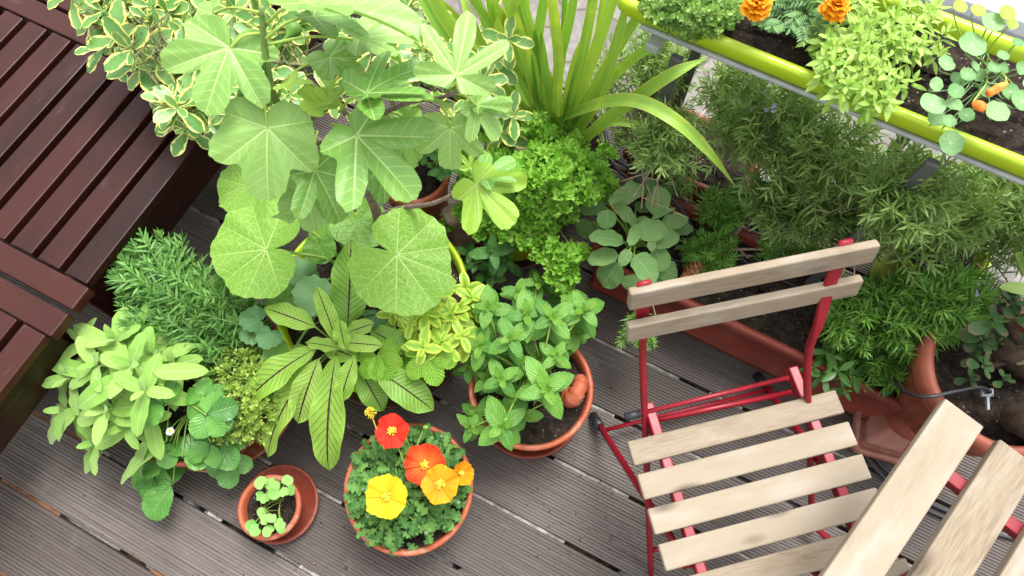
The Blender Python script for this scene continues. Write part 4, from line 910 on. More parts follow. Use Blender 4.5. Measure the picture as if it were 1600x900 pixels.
# bluish young cabbage leaves round the pot rims
kp = pln('young_kale', 'young bluish cabbage leaves beside the mixed herb bowl thyme', 'herb', at(425, 540, .17))
st = MB()
for i, (x, y, mx, my, R, z) in enumerate([(405, 500, 375, 496, 30, .34), (424, 520, 410, 545, 28, .34), (430, 545, 430, 565, 24, .28), (500, 470, 480, 455, 46, .34), (470, 440, 462, 425, 44, .3), (590, 490, 590, 520, 34, .28), (400, 520, 375, 525, 26, .31)]):
    mb = MB(); p = at(x, y, z); pleaf(mb, p, at(mx, my, z + .01) - p, R * 1.12 * (H - z) / F, 'kale', jit(UP, .15), 64, 6, .1, .2, .1, 5, var=U()); stemline(mb, at(470 if x > 440 else 425, 530, .2), p, .002); mb.build('leaf', M['kale'], kp)

# ---- fig tree: every leaf a part
fg = pln('fig_tree', 'fig tree with large lobed leaves and crooked brown trunk in the big lime green pot', 'tree', at(590, 385, .23))
mb = MB()
tr = spline([at(592, 385, .22), at(590, 340, .40), at(577, 300, .50), at(560, 258, .60), at(520, 238, .68), at(482, 210, .76), at(462, 180, .83), at(430, 155, .92), at(414, 80, 1.02), at(408, 10, 1.10)], 6)
tube(mb, tr[:41], [.013, .0125, .012, .011, .010, .009, .0078], 9)
br = spline([at(584, 352, .37), at(606, 332, .45), at(632, 324, .52), at(675, 318, .60), at(720, 298, .68), at(745, 280, .74), at(760, 268, .77)], 5); tube(mb, br, [.0075, .006, .0045, .003], 8)
b2 = spline([at(500, 225, .72), at(540, 200, .82), at(590, 180, .9), at(640, 160, .98), at(690, 152, 1.02), at(735, 135, 1.05)], 5); tube(mb, b2, [.006, .005, .004, .003], 8)
b3 = spline([at(470, 190, .8), at(500, 178, .86), at(515, 165, .92)], 4); tube(mb, b3, [.006, .004], 8)
mb.build('trunk', M['bark'], fg)
mb = MB(); tube(mb, tr[40:], [.0078, .0062, .0048], 9); mb.build('green_stem', M['figgreen'], fg)
STEMP = np.vstack([tr[20:], br[8:], b2, b3])
def figleaf(jx, jy, tx, ty, z, out='fig', dz=-.03, tilt=(0, -.12), mat='fig', cup=.1, asym=1., src=None, droop=.16, ripple=.05, R=None):
    mb = MB(); p, q = at(jx, jy, z), at(tx, ty, z + dz); L = np.linalg.norm(q - p)
    pleaf(mb, p, q - p, R or L * 1.02, out, nrm(UP + V(*tilt, 0) + RNG.normal(0, .05, 3)), 132, 12, cup, droop, ripple, 5, .03, 40, .014, asym=asym, vf=U(.28, .5))
    lf_ = mb.build('leaf', M[mat], fg)
    a = STEMP[np.argmin(np.linalg.norm(STEMP - p, axis=1))] if src is None else at(*src)
    mb = MB(); tube(mb, spline([a, (a + p) / 2 + UP * .012, p - UP * .003], 5), [.0028, .0022], 7); mb.build('petiole', M['figstem'], lf_)
T1 = (412, 40, 1.05)
figleaf(358, 75, 303, 205, 1.02, 'fig', -.03, (.22, -.1), src=(412, 52, 1.03), R=.118, droop=.28)
figleaf(418, 200, 412, 312, .93, 'fig3', -.06, (.1, -.2), src=(414, 120, .98), droop=.3)
figleaf(478, 4, 655, 26, 1.14, 'fig5', .0, (-.1, .75), src=(415, 40, 1.06), droop=.15)
figleaf(490, 25, 600, 62, 1.06, 'fig5', -.02, (-.1, .6), src=(415, 60, 1.05), R=.10)
figleaf(573, 146, 660, 82, 1.05, 'figdeep', .02, (-.15, .25), src=(530, 175, .9), R=.115, droop=.3)
figleaf(590, 150, 720, 140, 1.04, 'fig5', -.03, (.1, .9), src=(545, 185, .9), R=.12, droop=.3)
figleaf(557, 212, 655, 308, .97, 'fig5', -.05, (.2, -.15), src=(518, 195, .88), R=.142, droop=.3, ripple=.08)
figleaf(713, 118, 735, 10, 1.08, 'figdeep', .05, (.25, .15), R=.105, droop=.25)
figleaf(745, 165, 778, 208, .98, 'fig5', -.03, (.15, -.35), R=.068, droop=.3)
figleaf(745, 165, 812, 150, .97, 'fig5', -.01, (.1, .5), R=.065, droop=.3)
figleaf(703, 200, 702, 270, .94, 'fig', -.05, (.05, -.25), src=(690, 155, 1.0), R=.078, droop=.3)
figleaf(757, 276, 812, 240, .80, 'fig5', .0, (.1, .3), R=.072, droop=.25)
figleaf(744, 288, 806, 352, .80, 'fig5', -.03, (.2, -.2), 'fig_young', R=.108, droop=.25)
figleaf(492, 266, 545, 355, .86, 'fig5', -.06, (.2, -.15), src=(496, 205, .80), R=.105, droop=.35)
figleaf(484, 300, 487, 380, .80, 'fig3', -.05, (-.05, -.25), src=(470, 205, .80), R=.078, droop=.3)
figleaf(515, 90, 560, 122, .98, 'fig3', -.01, (0, .3), src=(440, 130, .95), R=.07)
figleaf(450, 130, 508, 126, .98, 'figdeep', .03, (0, .5), 'fig_young', src=(436, 150, .93), R=.055)
figleaf(515, 162, 520, 118, .96, 'figdeep', .04, (.2, .7), 'fig_young', R=.05)
figleaf(500, 165, 470, 135, .95, 'fig3', .02, (-.3, .4), 'fig_young', R=.045)
figleaf(735, 262, 738, 232, .75, 'figdeep', .02, (0, .2), 'fig_young', src=(740, 283, .73), R=.040)
figleaf(470, 320, 440, 295, .76, 'fig3', -.02, (-.2, 0), src=(480, 215, .77), R=.07, droop=.3)
figleaf(640, 195, 610, 235, .85, 'fig3', -.03, (0, -.2), src=(610, 175, .92), R=.07, droop=.3)
figleaf(600, 262, 640, 300, .80, 'fig3', -.04, (.1, -.1), src=(590, 240, .78) if False else (562, 262, .60), R=.085, droop=.3)
figleaf(628, 205, 655, 250, .90, 'fig', -.05, (.1, -.1), src=(600, 178, .91), R=.075, droop=.3)
figleaf(455, 175, 440, 215, .84, 'fig5', -.03, (-.1, -.1), src=(455, 175, .85), R=.065, droop=.3)
figleaf(560, 60, 640, 45, 1.0, 'fig5', 0, (0, .2), src=(415, 70, 1.03), R=.10, droop=.3)
figleaf(330, 20, 300, 40, .95, 'fig3', -.02, (-.2, .2), src=(408, 20, 1.08), R=.06)
for (x, y, z, sx, sy, sz) in [(455, 50, 1.0, 425, 85, 1.0), (386, 145, .95, 415, 100, 1.0)]:
    mb = MB(); p = at(x, y, z); a = at(sx, sy, sz); d = nrm(p - a); tube(mb, np.array([a, p - d * .010, p - d * .002, p + d * .007, p + d * .016, p + d * .020]), [.003, .004, .011, .0145, .012, .003], 14); mb.build('fruit', M['figfruit'], fg)

# ---- variegated shrub
ev = pln('variegated_shrub', 'shrub with cream edged green leaves reaching over the dark bench', 'shrub', V(EUO[0], EUO[1], .27))
mb = MB(); st = MB(); tips = []
hub = [at(600, 120, .55), at(450, 100, .6), at(330, 90, .66), at(240, 80, .68)]
def ros(x, y, z, s=1., tl=(0, -.2)):
    T = at(x, y, z); A = nrm(UP + V(*tl, 0) + RNG.normal(0, .25, 3))
    shoot(mb, T, A, [(0, 50, .042 * s), (.006, 25, .064 * s), (.018, 5, .076 * s), (.04, -10, .07 * s)], 'obov', .50, None, .35, .16, 8, 4, 0, .06)
    h = hub[int(np.argmin([np.linalg.norm(T - q) for q in hub]))]; stemline(st, h + RNG.normal(0, .03, 3), T - A * .01, [.0018, .0012], up=-.02)
for x, y, z, s in [(180, 58, .66, 1.1), (205, 78, .68, 1.15), (150, 75, .62, 1.05), (165, 40, .62, 1), (210, 100, .64, 1.05), (232, 30, .66, 1), (245, 60, .64, 1), (262, 20, .66, 1), (225, 12, .66, 1), (285, 40, .64, 1), (275, 140, .62, .95), (265, 165, .60, .9), (300, 100, .6, .95), (290, 200, .58, .85), (325, 195, .58, .85), (370, 165, .6, .85), (395, 165, .6, .85), (100, -6, .7, .9)]: ros(x, y, z, s, (-.25, -.25))
for i in range(72):
    x, y = U(250, 810), U(-40, 240)
    if y > 150 + max(0, (x - 420)) * .3: continue
    if x > 470 and U() < .5: continue
    ros(x, y, U(.5, .68), U(.75, 1.0))
for i in range(34): ros(U(250, 430), U(-20, 190) , U(.52, .66), U(.85, 1.05))
for i in range(18): ros(U(130, 270), U(-30, 20), U(.6, .68), U(.9, 1.1), (-.2, -.2))
for i in range(16): ros(U(620, 800), U(60, 140), U(.6, .72), .85)
for a, b in zip(hub[:-1], hub[1:]): tube(st, spline([a, (a + b) / 2 + UP * .01, b], 5), .0045, 6)
stemline(st, V(EUO[0], EUO[1], .28), hub[0], .007, up=.1); stemline(st, V(EUO[0] - .02, EUO[1], .28), hub[1], .006, up=.1)
mb.build('foliage', M['euonymus'], ev); st.build('branch', M['branchgreen'], ev)

og = pln('oregano', 'small round leaved dark herb growing beside the half hidden terracotta pot', 'herb', at(690, 250, .05))
mb = MB(); st = MB()
for i in range(30):
    x, y = U(610, 735), U(205, 300)
    if x < 690 and y > 262: continue
    T = at(x, y, U(.34, .44)); A = jit(UP - V(0, .2, 0), .25); shoot(mb, T, A, [(0, 55, .010), (.006, 25, .018), (.016, 8, .024), (.03, -5, .026)], 'ellip', .74, None, .3, .1, 6, 4); stemline(st, at(690, 250, .05), T, .0013, up=.1)
mb.build('foliage', M['darkherb'], og); st.build('stem', M['greenstem'], og)
# ---- sword leaved plant: every blade a part
ir = pln('sword_leaved_plant', 'clump of tall striped sword shaped leaves, one arching over the troughs', 'plant', V(IRIS[0], IRIS[1], .25))
def strap(pts, w0, wide=(.7, 1, .95, .75, .05), twist=0., v=None):
    p = spline([at(*q) for q in pts], 7); k = len(p); mb = MB(); tg = np.gradient(p, axis=0); t = np.linspace(0, 1, k)
    w = np.interp(t, np.linspace(0, 1, len(wide)), wide) * w0 * .86 / 2; s = np.linspace(-1, 1, 7); rows = []; uv = []
    face = nrm(V(U(-.2, .2), -.5 + U(-.2, .2), .8))
    for i in range(k):
        T = nrm(tg[i]); y = nrm(np.cross(face, T)); z = np.cross(T, y); a = twist * t[i]; y2 = y * math.cos(a) + z * math.sin(a); z2 = np.cross(T, y2)
        rows.append(p[i] + s[:, None] * w[i] * y2 + (np.abs(s) * .35 * w[i])[:, None] * z2); uv.append(np.stack([s * .5 + .5, np.full(7, t[i] * 6)], 1))
    mb.add(np.vstack(rows), gridf(k - 1, 6), np.vstack(uv), U() if v is None else v); return mb.build('leaf', M['strap'], ir)
for pts, w in [([(868, 205, .30), (872, 100, .6), (862, 0, .85), (858, -60, .98)], .030), ([(880, 200, .30), (905, 100, .6), (925, 0, .85), (935, -60, .95)], .034),
               ([(885, 205, .30), (920, 110, .55), (958, 0, .8), (975, -50, .88)], .036), ([(888, 228, .30), (935, 150, .52), (965, 60, .72), (985, -20, .85)], .034),
               ([(890, 222, .30), (955, 125, .5), (1020, 70, .66), (1040, 55, .70)], .030), ([(895, 232, .30), (960, 178, .58), (1040, 122, .84), (1105, 90, .90)], .036),
               ([(868, 190, .30), (930, 165, .58), (990, 158, .74), (1050, 185, .78), (1105, 235, .70), (1148, 290, .58)], .036), ([(850, 195, .30), (838, 100, .55), (850, 0, .8), (862, -60, .9)], .030),
               ([(845, 180, .30), (820, 80, .6), (790, -10, .82), (770, -60, .9)], .034), ([(830, 185, .30), (775, 80, .55), (810, -10, .8), (830, -60, .9)], .034),
               ([(840, 190, .30), (750, 100, .55), (690, 20, .75), (660, -40, .85)], .038), ([(835, 150, .32), (800, 60, .6), (760, -20, .85)], .030),
               ([(860, 160, .32), (890, 40, .7), (905, -60, .9)], .032), ([(875, 170, .32), (835, 60, .65), (805, -60, .9)], .028), ([(830, 200, .3), (740, 60, .5), (640, -40, .7)], .034), ([(820, 190, .3), (760, 40, .55), (720, -60, .8)], .030), ([(835, 180, .3), (800, 90, .5), (740, 0, .72), (700, -60, .85)], .028), ([(800, 240, .3), (720, 150, .5), (660, 110, .6), (600, 90, .64)], .034), ([(790, 230, .3), (700, 120, .5), (645, 20, .7)], .036), ([(850, 170, .3), (815, 40, .66), (800, -60, .9)], .026), ([(865, 170, .3), (880, 60, .6), (880, -50, .85)], .028), ([(880, 190, .3), (930, 70, .6), (945, -40, .85)], .026), ([(878, 215, .3), (840, 160, .4), (835, 110, .52)], .022), ([(885, 215, .3), (915, 170, .4), (935, 135, .5)], .022), ([(890, 205, .3), (950, 100, .6), (1000, 20, .74), (1020, 0, .76)], .030), ([(885, 225, .3), (960, 190, .42), (1040, 215, .40), (1075, 260, .30)], .026), ([(825, 200, .3), (730, 110, .48), (660, 0, .64), (620, -60, .7)], .032), ([(845, 200, .3), (780, 60, .55), (775, -60, .8)], .030), ([(825, 170, .3), (785, 70, .5), (752, -40, .75)], .032), ([(815, 200, .3), (770, 110, .45), (735, 30, .6), (715, -30, .66)], .032), ([(855, 190, .3), (825, 60, .58), (822, -60, .85)], .030), ([(840, 160, .3), (800, 30, .6), (785, -60, .8)], .026), ([(805, 215, .3), (740, 130, .45), (690, 80, .55), (660, 60, .58)], .030), ([(690, 260, .32), (650, 170, .55), (620, 90, .72), (600, 20, .85)], .034),
               ([(870, 210, .30), (858, 150, .45), (850, 90, .6), (845, 40, .7)], .026), ([(878, 208, .30), (885, 150, .45), (900, 90, .6), (915, 50, .68)], .026)]: strap(pts, w, twist=U(-.3, .3))

# ---- poppies
pp = pln('poppy_plant', 'poppies in red, orange and yellow above lobed leaves in the terracotta pot', 'poppy', POPPY + UP * .17)
mb = MB(); st = MB()
for i in range(430):
    a = U(0, 2 * PI); r = .138 * math.sqrt(U(0, 1)); p = POPPY + V(math.cos(a) * r, math.sin(a) * r, .215 + .045 * (1 - (r / .136) ** 2) + U(-.03, .02)) ; o = V(math.cos(a), math.sin(a), 0)
    D = nrm(o * (.4 + r * 5) + RNG.normal(0, .5, 3) * V(1, 1, .4) + UP * .25); L = U(.026, .046)
    leaf(mb, p - D * L * .35, D, L, L * .62, 'wedge', jit(UP, .3), U(.2, .7), .15, .06, 20, 4, lobes=3 + RNG.integers(0, 2), roll=U(-.4, .4))
    if i % 5 == 0: stemline(st, POPPY + RNG.normal(0, .03, 3) * V(1, 1, 0) + UP * .17, p, .0012)
mb.build('foliage', M['poppyleaf'], pp)
def poppy(x, y, rp, z, mat, tilt=(0, -.2), cup=.45, petals=4, az=0, ncm=.013):
    c = at(x, y, z); N = nrm(UP + V(*tilt, 0)); R = rp * (H - z) / F; X = nrm(np.cross(N, V(.2, 1, .1))); Y = np.cross(N, X)
    stm = MB(); stemline(stm, POPPY + RNG.normal(0, .02, 3) * V(1, 1, 0) + UP * .17, c - N * .006, [.0018, .0015], up=.25)
    fl = stm.build('flower', M['greenstem'], pp)
    for k in range(petals):
        pm = MB(); a0 = az + k * 2 * PI / petals; na, nr_ = 22, 8; th = np.linspace(-1.05, 1.05, na + 1); rr = np.linspace(.06, 1, nr_ + 1)
        Rr, Th = np.meshgrid(rr, th, indexing='ij'); edge = 1 - .12 * (np.abs(Th) / 1.05) ** 3 + .04 * np.sin(Th * 7 + k * 2 + az * 9) + .015 * np.sin(Th * 23 + k)
        r = Rr * edge * (1 if k % 2 else .97); lift = .0015 if k % 2 else -.0015
        zz = R * (cup * (r ** 2.2) * .55 + .15 * np.sin(Th * 5 + k * 2 + az) * Rr ** 2 + .065 * np.sin(Th * 15 + k * 3) * Rr ** 2.5) + lift
        A_ = Th + a0; v = c + (R * r * np.cos(A_)).ravel()[:, None] * X + (R * r * np.sin(A_)).ravel()[:, None] * Y + zz.ravel()[:, None] * N
        pm.add(v, gridf(nr_, na), np.stack([(Th.ravel() / 2.1 + .5), Rr.ravel()], 1), U()); pm.build('petal', M[mat], fl)
    sm = MB()
    for k in range(70):
        a = U(0, 6.3); e = U(.35, 1.3); d = X * math.cos(a) * math.cos(e) + Y * math.sin(a) * math.cos(e) + N * math.sin(e); l = ncm * U(.7, 1.1)
        tube(sm, np.array([c + d * .002, c + d * l * .7, c + d * l]), [.0004, .0004, .0013], 4)
    sm.build('stamens', M['stamen'], fl)
    om = MB(); lathe(om, c + N * .001, [(.0005, -.001), (.0045, .001), (.005, .006), (.0042, .010), (.0005, .0105)], 12); om.build('ovary', M['ovary'], fl)
poppy(613, 674, 27, .34, 'petal_red', (.0, -.1), .35, 4, .4)
poppy(664, 727, 33, .31, 'petal_orange', (.05, -.05), .4, 4, .9)
poppy(688, 757, 29, .345, 'petal_gold', (.0, -.12), .3, 4, .2)
poppy(604, 776, 33, .35, 'petal_yellow', (-.02, -.1), .35, 4, .75)
poppy(720, 740, 18, .30, 'petal_gold', (.5, -.1), 1.3, 4, .4, .008)
def bud(x, y, z, r, mat, nm='bud', sh=1.7):
    m = MB(); c = at(x, y, z); d = jit(UP + V(.2, .1, 0), .3); tube(m, np.array([c - d * r * sh, c - d * r * sh * .6, c, c + d * r * sh * .7, c + d * r * sh]), [r * .3, r * .8, r, r * .6, r * .1], 10)
    stemline(m, POPPY + UP * .17, c - d * r * sh, .0012, up=.3); m.build(nm, M[mat], pp)
for b in [(665, 668, .28, .006, 'greenstem'), (690, 682, .26, .006, 'kale'), (716, 785, .27, .006, 'kale'), (666, 833, .25, .006, 'kale'), (597, 745, .28, .005, 'kale'), (567, 765, .27, .005, 'kale'), (584, 792, .29, .009, 'poppy_red')]: bud(*b)
hd = MB(); c = at(579, 645, .40)
for k in range(60): d = nrm(RNG.normal(0, 1, 3)); tube(hd, np.array([c, c + d * .010, c + d * .0135]), [.0007, .0006, .0012], 4)
stemline(hd, POPPY + V(-.05, .06, .17), c, .0016, up=.1); hd.build('seed_head', M['stamen'], pp)
st.build('stem', M['greenstem'], pp)

# ---- seedlings
sd_ = pln('seedlings', 'seedlings with round pale green leaflets in the smallest terracotta pot', 'seedlings', SEED + UP * .1)
mb = MB(); st = MB()
for x, y in [(408, 755), (424, 756), (448, 752), (456, 766), (445, 770), (428, 770), (415, 780), (410, 800), (393, 822), (412, 812), (424, 808), (438, 818), (420, 830), (400, 828), (430, 760), (405, 775), (440, 825)]:
    z = .14 + U(0, .03); s = U(7.5, 11) * (H - z) / F; p = at(x, y, z)
    pleaf(mb, p, rdir(), s, 'clover', jit(UP, .18), 20, 3, U(-.1, .25)); stemline(st, SEED + V(U(-.03, .03), U(-.03, .03), .083), p - UP * .001, .0009)
mb.build('foliage', M['seedling'], sd_); st.build('stem', M['greenstem'], sd_)

# ---- flower box: marigold, pale herb, nasturtium
mg = pln('marigold_plant', 'marigold with two ruffled orange flowers in the flower box', 'marigold', at(1235, 40, LZ - .03))
mb = MB(); b0 = at(1235, 35, LZ - .03)
for i in range(46):
    x, y = U(1190, 1290), U(-25, 55); T = at(x, y, LZ + U(.0, .05)); D = nrm(V(*(T - b0)[:2], U(-.01, .04)) + RNG.normal(0, .02, 3)); L = U(.04, .065); r0 = T - D * L * .6
    Sd = nrm(np.cross(UP, D)); tube(mb, np.array([r0, r0 + D * L]), .0008, 4, .3)
    for k in range(5):
        for s in (-1, 1): leaf(mb, r0 + D * L * (.2 + .16 * k), nrm(D * .7 + Sd * s), L * .36, L * .10, 'lance', jit(UP, .2), .3, .1, 0, 5, 2, serr=.08)
    leaf(mb, r0 + D * L, D, L * .34, L * .1, 'lance', UP, .3, .1, 0, 5, 2)
    if i % 3 == 0: stemline(mb, b0, r0, .0012)
mb.build('foliage', M['marigoldleaf'], mg)
for x, y, r, z in ((1183, 10, 31, LZ + .075), (1304, 14, 29, LZ + .08)):
    c = at(x, y, z); R = r * (H - z) / F; fm = MB(); stemline(fm, b0, c, .002)
    fl = fm.build('flower', M['greenstem'], mg); pm = MB()
    for ring, (n, el, s) in enumerate([(14, -5, 1.), (14, 14, .92), (12, 32, .78), (10, 50, .6), (7, 68, .45), (4, 82, .35)]):
        for k in range(n):
            a = k * 2 * PI / n + ring * .5 + U(-.15, .15); e = math.radians(el) + U(-.12, .12); D = V(math.cos(a) * math.cos(e), math.sin(a) * math.cos(e), math.sin(e)); l = R * s * U(.9, 1.1)
            leaf(pm, c + UP * .004 * ring, D, l, l * .62, 'petal', nrm(UP * math.cos(e) - V(math.cos(a), math.sin(a), 0) * math.sin(e)), .35, .1, .22, 7, 6)
    pm.build('petals', M['petal_marigold'], fl)
lh = pln('pale_herb', 'dense pale green herb with narrow leaves in the middle of the flower box', 'herb', at(1370, 90, LZ - .03))
mb = MB(); st = MB(); k = 0
while k < 120:
    x, y = U(1262, 1490), U(-15, 185); u_ = (x - 1375) * .88 + (y - 80) * .47; v_ = -(x - 1375) * .47 + (y - 80) * .88
    e = (u_ / 118) ** 2 * .0 + ((x - 1372) / 112) ** 2 + ((y - 82 - (0 if x < 1400 else -30)) / 92) ** 2
    if e > 1 or (x > 1430 and y > 100) or (x < 1300 and y < 30): continue
    k += 1; T = at(x, y, LZ + .075 - .05 * e + U(-.015, .015)); A = nrm(UP + V((x - 1372) / 400, -(y - 82) / 300 - .15, 0) + RNG.normal(0, .15, 3))
    shoot(mb, T, A, [(0, 60, .014), (.004, 35, .022), (.011, 12, .028), (.022, -5, .03)], 'lance', .36, None, .4, .15, 6, 2)
    if k % 2 == 0: stemline(st, at(1372, 85, LZ - .03) + RNG.normal(0, .04, 3) * V(1, .7, 0), T - A * .005, .0011)
mb.build('foliage', M['lightherb'], lh); st.build('stem', M['greenstem'], lh)
na_ = pln('nasturtium_plant', 'nasturtium with round veined leaves and orange buds at the right of the flower box', 'nasturtium', at(1540, 130, LZ - .03))
b0 = at(1540, 125, LZ - .03); ns_ = MB()
Z4 = lambda x, y: (1150 + x / 3, y / 3)
for (x, y, r, dz, m) in [(1105, 210, 72, .10, 0), (1203, 105, 62, .12, 0), (922, 490, 66, .06, 0), (1005, 670, 64, .0, 0), (1222, 525, 62, .07, 0), (1340, 475, 60, .06, 0), (985, 298, 46, .08, 0), (938, 395, 38, .07, 0), (1030, 428, 42, .08, 0), (1085, 350, 42, .08, 0), (1138, 350, 34, .06, 0), (1120, 310, 30, .07, 0), (1210, 316, 36, .08, 0), (1250, 260, 32, .09, 0), (1000, 568, 36, .05, 0), (940, 555, 48, .03, 0), (1020, 490, 44, .03, 0), (1135, 50, 42, .12, 1), (1270, 60, 50, .13, 1), (1290, 110, 38, .11, 1), (1050, 30, 40, .11, 1), (1320, 200, 30, .1, 0), (1285, 430, 44, .06, 0), (1335, 320, 36, .08, 0), (1255, 320, 30, .05, 0), (1170, 430, 40, .03, 0), (1040, 370, 40, .04, 0), (1080, 540, 40, .02, 0), (1390, 400, 50, .05, 0), (1400, 280, 45, .07, 0)]:
    px, py = Z4(x, y); z = LZ + dz; c = at(px, py, z); R = r / 3 * 1.15 * (H - z) / F; mb = MB()
    pleaf(mb, c, rdir(), R, 'round', nrm(UP + V(0, -.15, 0) + RNG.normal(0, .16, 3)), 36, 6, .12, 0, .06, 3)
    tube(mb, spline([b0 + RNG.normal(0, .03, 3) * V(1, 1, 0), (b0 + c) / 2 + V(U(-.01, .01), U(-.01, .01), -.015), c - UP * .02, c - UP * .001], 5), .0013, 5, .8)
    mb.build('leaf', M['nasturtium_back' if m else 'nasturtium'], na_)
for x, y, tx, ty, rr in ((1270, 390, 1180, 440, .008), (1110, 478, 1165, 510, .009)):
    a, b = at(*Z4(x, y), LZ + .09), at(*Z4(tx, ty), LZ + .085); mb = MB(); tube(mb, spline([a, a * .6 + b * .4, b], 4), [.003, rr * .8, rr, rr * .75], 10); bd = mb.build('bud', M['petal_bud'], na_)
    mb = MB(); tube(mb, spline([b0, (a + b0) / 2 + UP * .02, a], 5), .0014, 6); mb.build('stalk', M['figstem'], bd)

ds = pln('dry_rosette', 'small dried brownish succulent rosettes at the back of the terracotta urn', 'succulent', at(1565, 470, .41))
jm = MB()
for x, y, z, s in ((1562, 462, .50, 1.), (1580, 476, .48, .8), (1548, 478, .46, .7), (1600, 462, .48, .9)):
    shoot(jm, at(x, y, z), jit(UP, .3), [(0, 60, .012 * s), (.004, 35, .022 * s), (.010, 10, .028 * s), (.02, -5, .028 * s)], 'jade', .5, None, .1, .1, 8, 4, thick=.003); stemline(jm, at(x, y + 6, .41), at(x, y, z), .002)
jm.build('foliage', M['dryleaf'], ds)
# ---- jade plant in the urn, fleshy plant behind, dark leafy herb in the trough
jd = pln('jade_plant', 'jade plant with thick dark trunks and glossy fleshy leaves in the terracotta urn', 'succulent', V(UC[0] + .05, UC[1], .40))
tk = MB()
tube(tk, spline([at(1640, 580, .41), at(1600, 568, .47), at(1565, 545, .52)], 5), [.036, .034, .022], 14); tube(tk, spline([at(1625, 680, .40), at(1605, 660, .46), at(1590, 655, .50)], 4), [.04, .036, .033], 14)
tube(tk, spline([at(1600, 568, .48), at(1580, 510, .55), at(1560, 480, .57)], 5), [.012, .008], 10); tube(tk, spline([at(1580, 560, .50), at(1552, 572, .50)], 4), [.01, .007], 10); tk.build('trunk', M['jadetrunk'], jd)
jm = MB()
for x, y, z, s, az in ((1555, 500, .58, 1.15, .6), (1541, 572, .54, .95, .2), (1578, 470, .57, .7, 1.), (1530, 520, .52, 1.0, 1.4), (1562, 535, .52, .9, 2.0), (1590, 495, .56, 1.0, .3), (1525, 555, .49, .8, 1.1), (1600, 540, .53, .9, 1.7), (1572, 590, .50, .6, .9), (1585, 470, .58, 1.1, 1.2), (1540, 530, .53, 1.1, .1), (1518, 590, .47, .7, .5)):
    shoot(jm, at(x, y, z), jit(UP, .15), [(0, 55, .014 * s), (.005, 28, .032 * s), (.014, 5, .042 * s)], 'jade', .62, az, .2, .05, 9, 6, thick=.006)
jm.build('foliage', M['jade'], jd)
pf = pln('fleshy_plant', 'plant with pale fleshy cupped leaves above the jade plant', 'succulent', at(1610, 440, .2))
jm = MB()
for e in [(1620, 455, 1565, 447, 24, .55, .57), (1625, 462, 1583, 458, 20, .53, .54), (1600, 430, 1592, 396, 30, .55, .62), (1615, 425, 1608, 385, 30, .56, .63), (1630, 440, 1600, 420, 30, .5, .58)]:
    p, q = at(e[0], e[1], e[5]), at(e[2], e[3], e[6]); L = np.linalg.norm(q - p); leaf(jm, p, q - p, L, e[4] / F * 1.44, 'ellip', jit(UP, .2), .15, .25, 0, 10, 6, thick=.006)
stemline(jm, at(1612, 440, .2), at(1622, 455, .53), .008); jm.build('foliage', M['palefleshy'], pf)
dh = pln('leafy_herb', 'low dark leafy herb under the front rosemary at the trough edge', 'herb', at(1330, 575, .215))
mb = MB(); st = MB()
for x, y, z, s in ((1310, 580, .29, 1), (1335, 590, .27, 1), (1290, 590, .26, .9), (1350, 560, .3, 1), (1400, 600, .29, .9), (1425, 612, .27, .8), (1320, 610, .24, .8), (1300, 555, .3, .9), (1270, 575, .25, .8), (1445, 600, .3, .9), (1385, 585, .26, .9)):
    T = at(x, y, z); A = jit(UP - V(0, .4, 0), .2); shoot(mb, T, A, [(0, 55, .025 * s), (.006, 25, .045 * s), (.018, 0, .052 * s), (.03, -15, .05 * s)], 'lance', .34, None, .4, .15, 9, 4); stemline(st, T - UP * .08 + V(0, .02, 0), T, .0018)
mb.build('foliage', M['darkherb'], dh); st.build('stem', M['greenstem'], dh)

# ================================================================== SMALL THINGS
mb = MB()
for i in range(420):
    x, y = (U(300, 960), U(600, 900)) if i % 3 else (U(0, 1000), U(560, 900)); p = at(x, y, .001); s = U(.0008, .0026) * (1.8 if U() < .08 else 1); d = rdir()
    tube(mb, np.array([p - d * s, p, p + d * s]) + UP * s * .5, [s * .5, s, s * .4], 5, U())
tag(mb.build('soil_crumbs', M['crumb'], origin=(0, 0, 0)), 'scattered crumbs of soil on the deck boards', 'soil crumbs', kind='stuff')

def hose(label, pts, r=.004, group='black watering hoses', name='watering_hose', mat='black_rubber', cat='hose'):
    mb = MB(); tube(mb, spline([at(*p) for p in pts], 8), r, 8); return tag(mb.build(name, M[mat]), label, cat, group)
hose('black hose running behind the parsley onto the long trough', [(800, 88, .2), (850, 122, .28), (900, 150, .30), (940, 195, .32), (958, 245, .32), (1010, 275, .30), (1050, 310, .29), (1075, 345, .27), (1085, 380, .25), (1060, 400, .235)], .0055)
hose('second black hose lying beside the sword leaved plant', [(790, 100, .2), (850, 130, .27), (893, 160, .29), (933, 205, .31), (950, 250, .31), (1000, 290, .29), (1040, 300, .29)], .0045)
hose('thin black hose looped on the trough soil beside the broad sage', [(1035, 395, .24), (1060, 408, .23), (1100, 405, .235), (1150, 400, .24), (1180, 420, .235), (1250, 450, .235)], .0035)
hose('black hose coiled on the deck beside the urn foot', [(1345, 655, .01), (1352, 690, .008), (1375, 725, .008), (1410, 755, .008), (1460, 790, .008), (1530, 815, .008), (1620, 835, .008)], .006)
hose('second coil of black hose on the deck beside the urn foot', [(1340, 660, .01), (1347, 700, .01), (1370, 735, .01), (1405, 765, .01), (1455, 800, .01), (1540, 830, .01), (1620, 850, .01)], .005)
hose('thin black hose arching over the urn rim to a clip', [(1395, 590, .30), (1415, 612, .42), (1450, 620, .475), (1490, 612, .475), (1530, 605, .46), (1548, 612, .45)], .0042)
hose('grey upright tube standing between bare rosemary stems', [(1046, 268, .22), (1042, 245, .28), (1037, 222, .34)], .006, None, 'standing_tube', 'grey_tube', 'tube')
mb = MB(); c = at(1543, 618, .44)
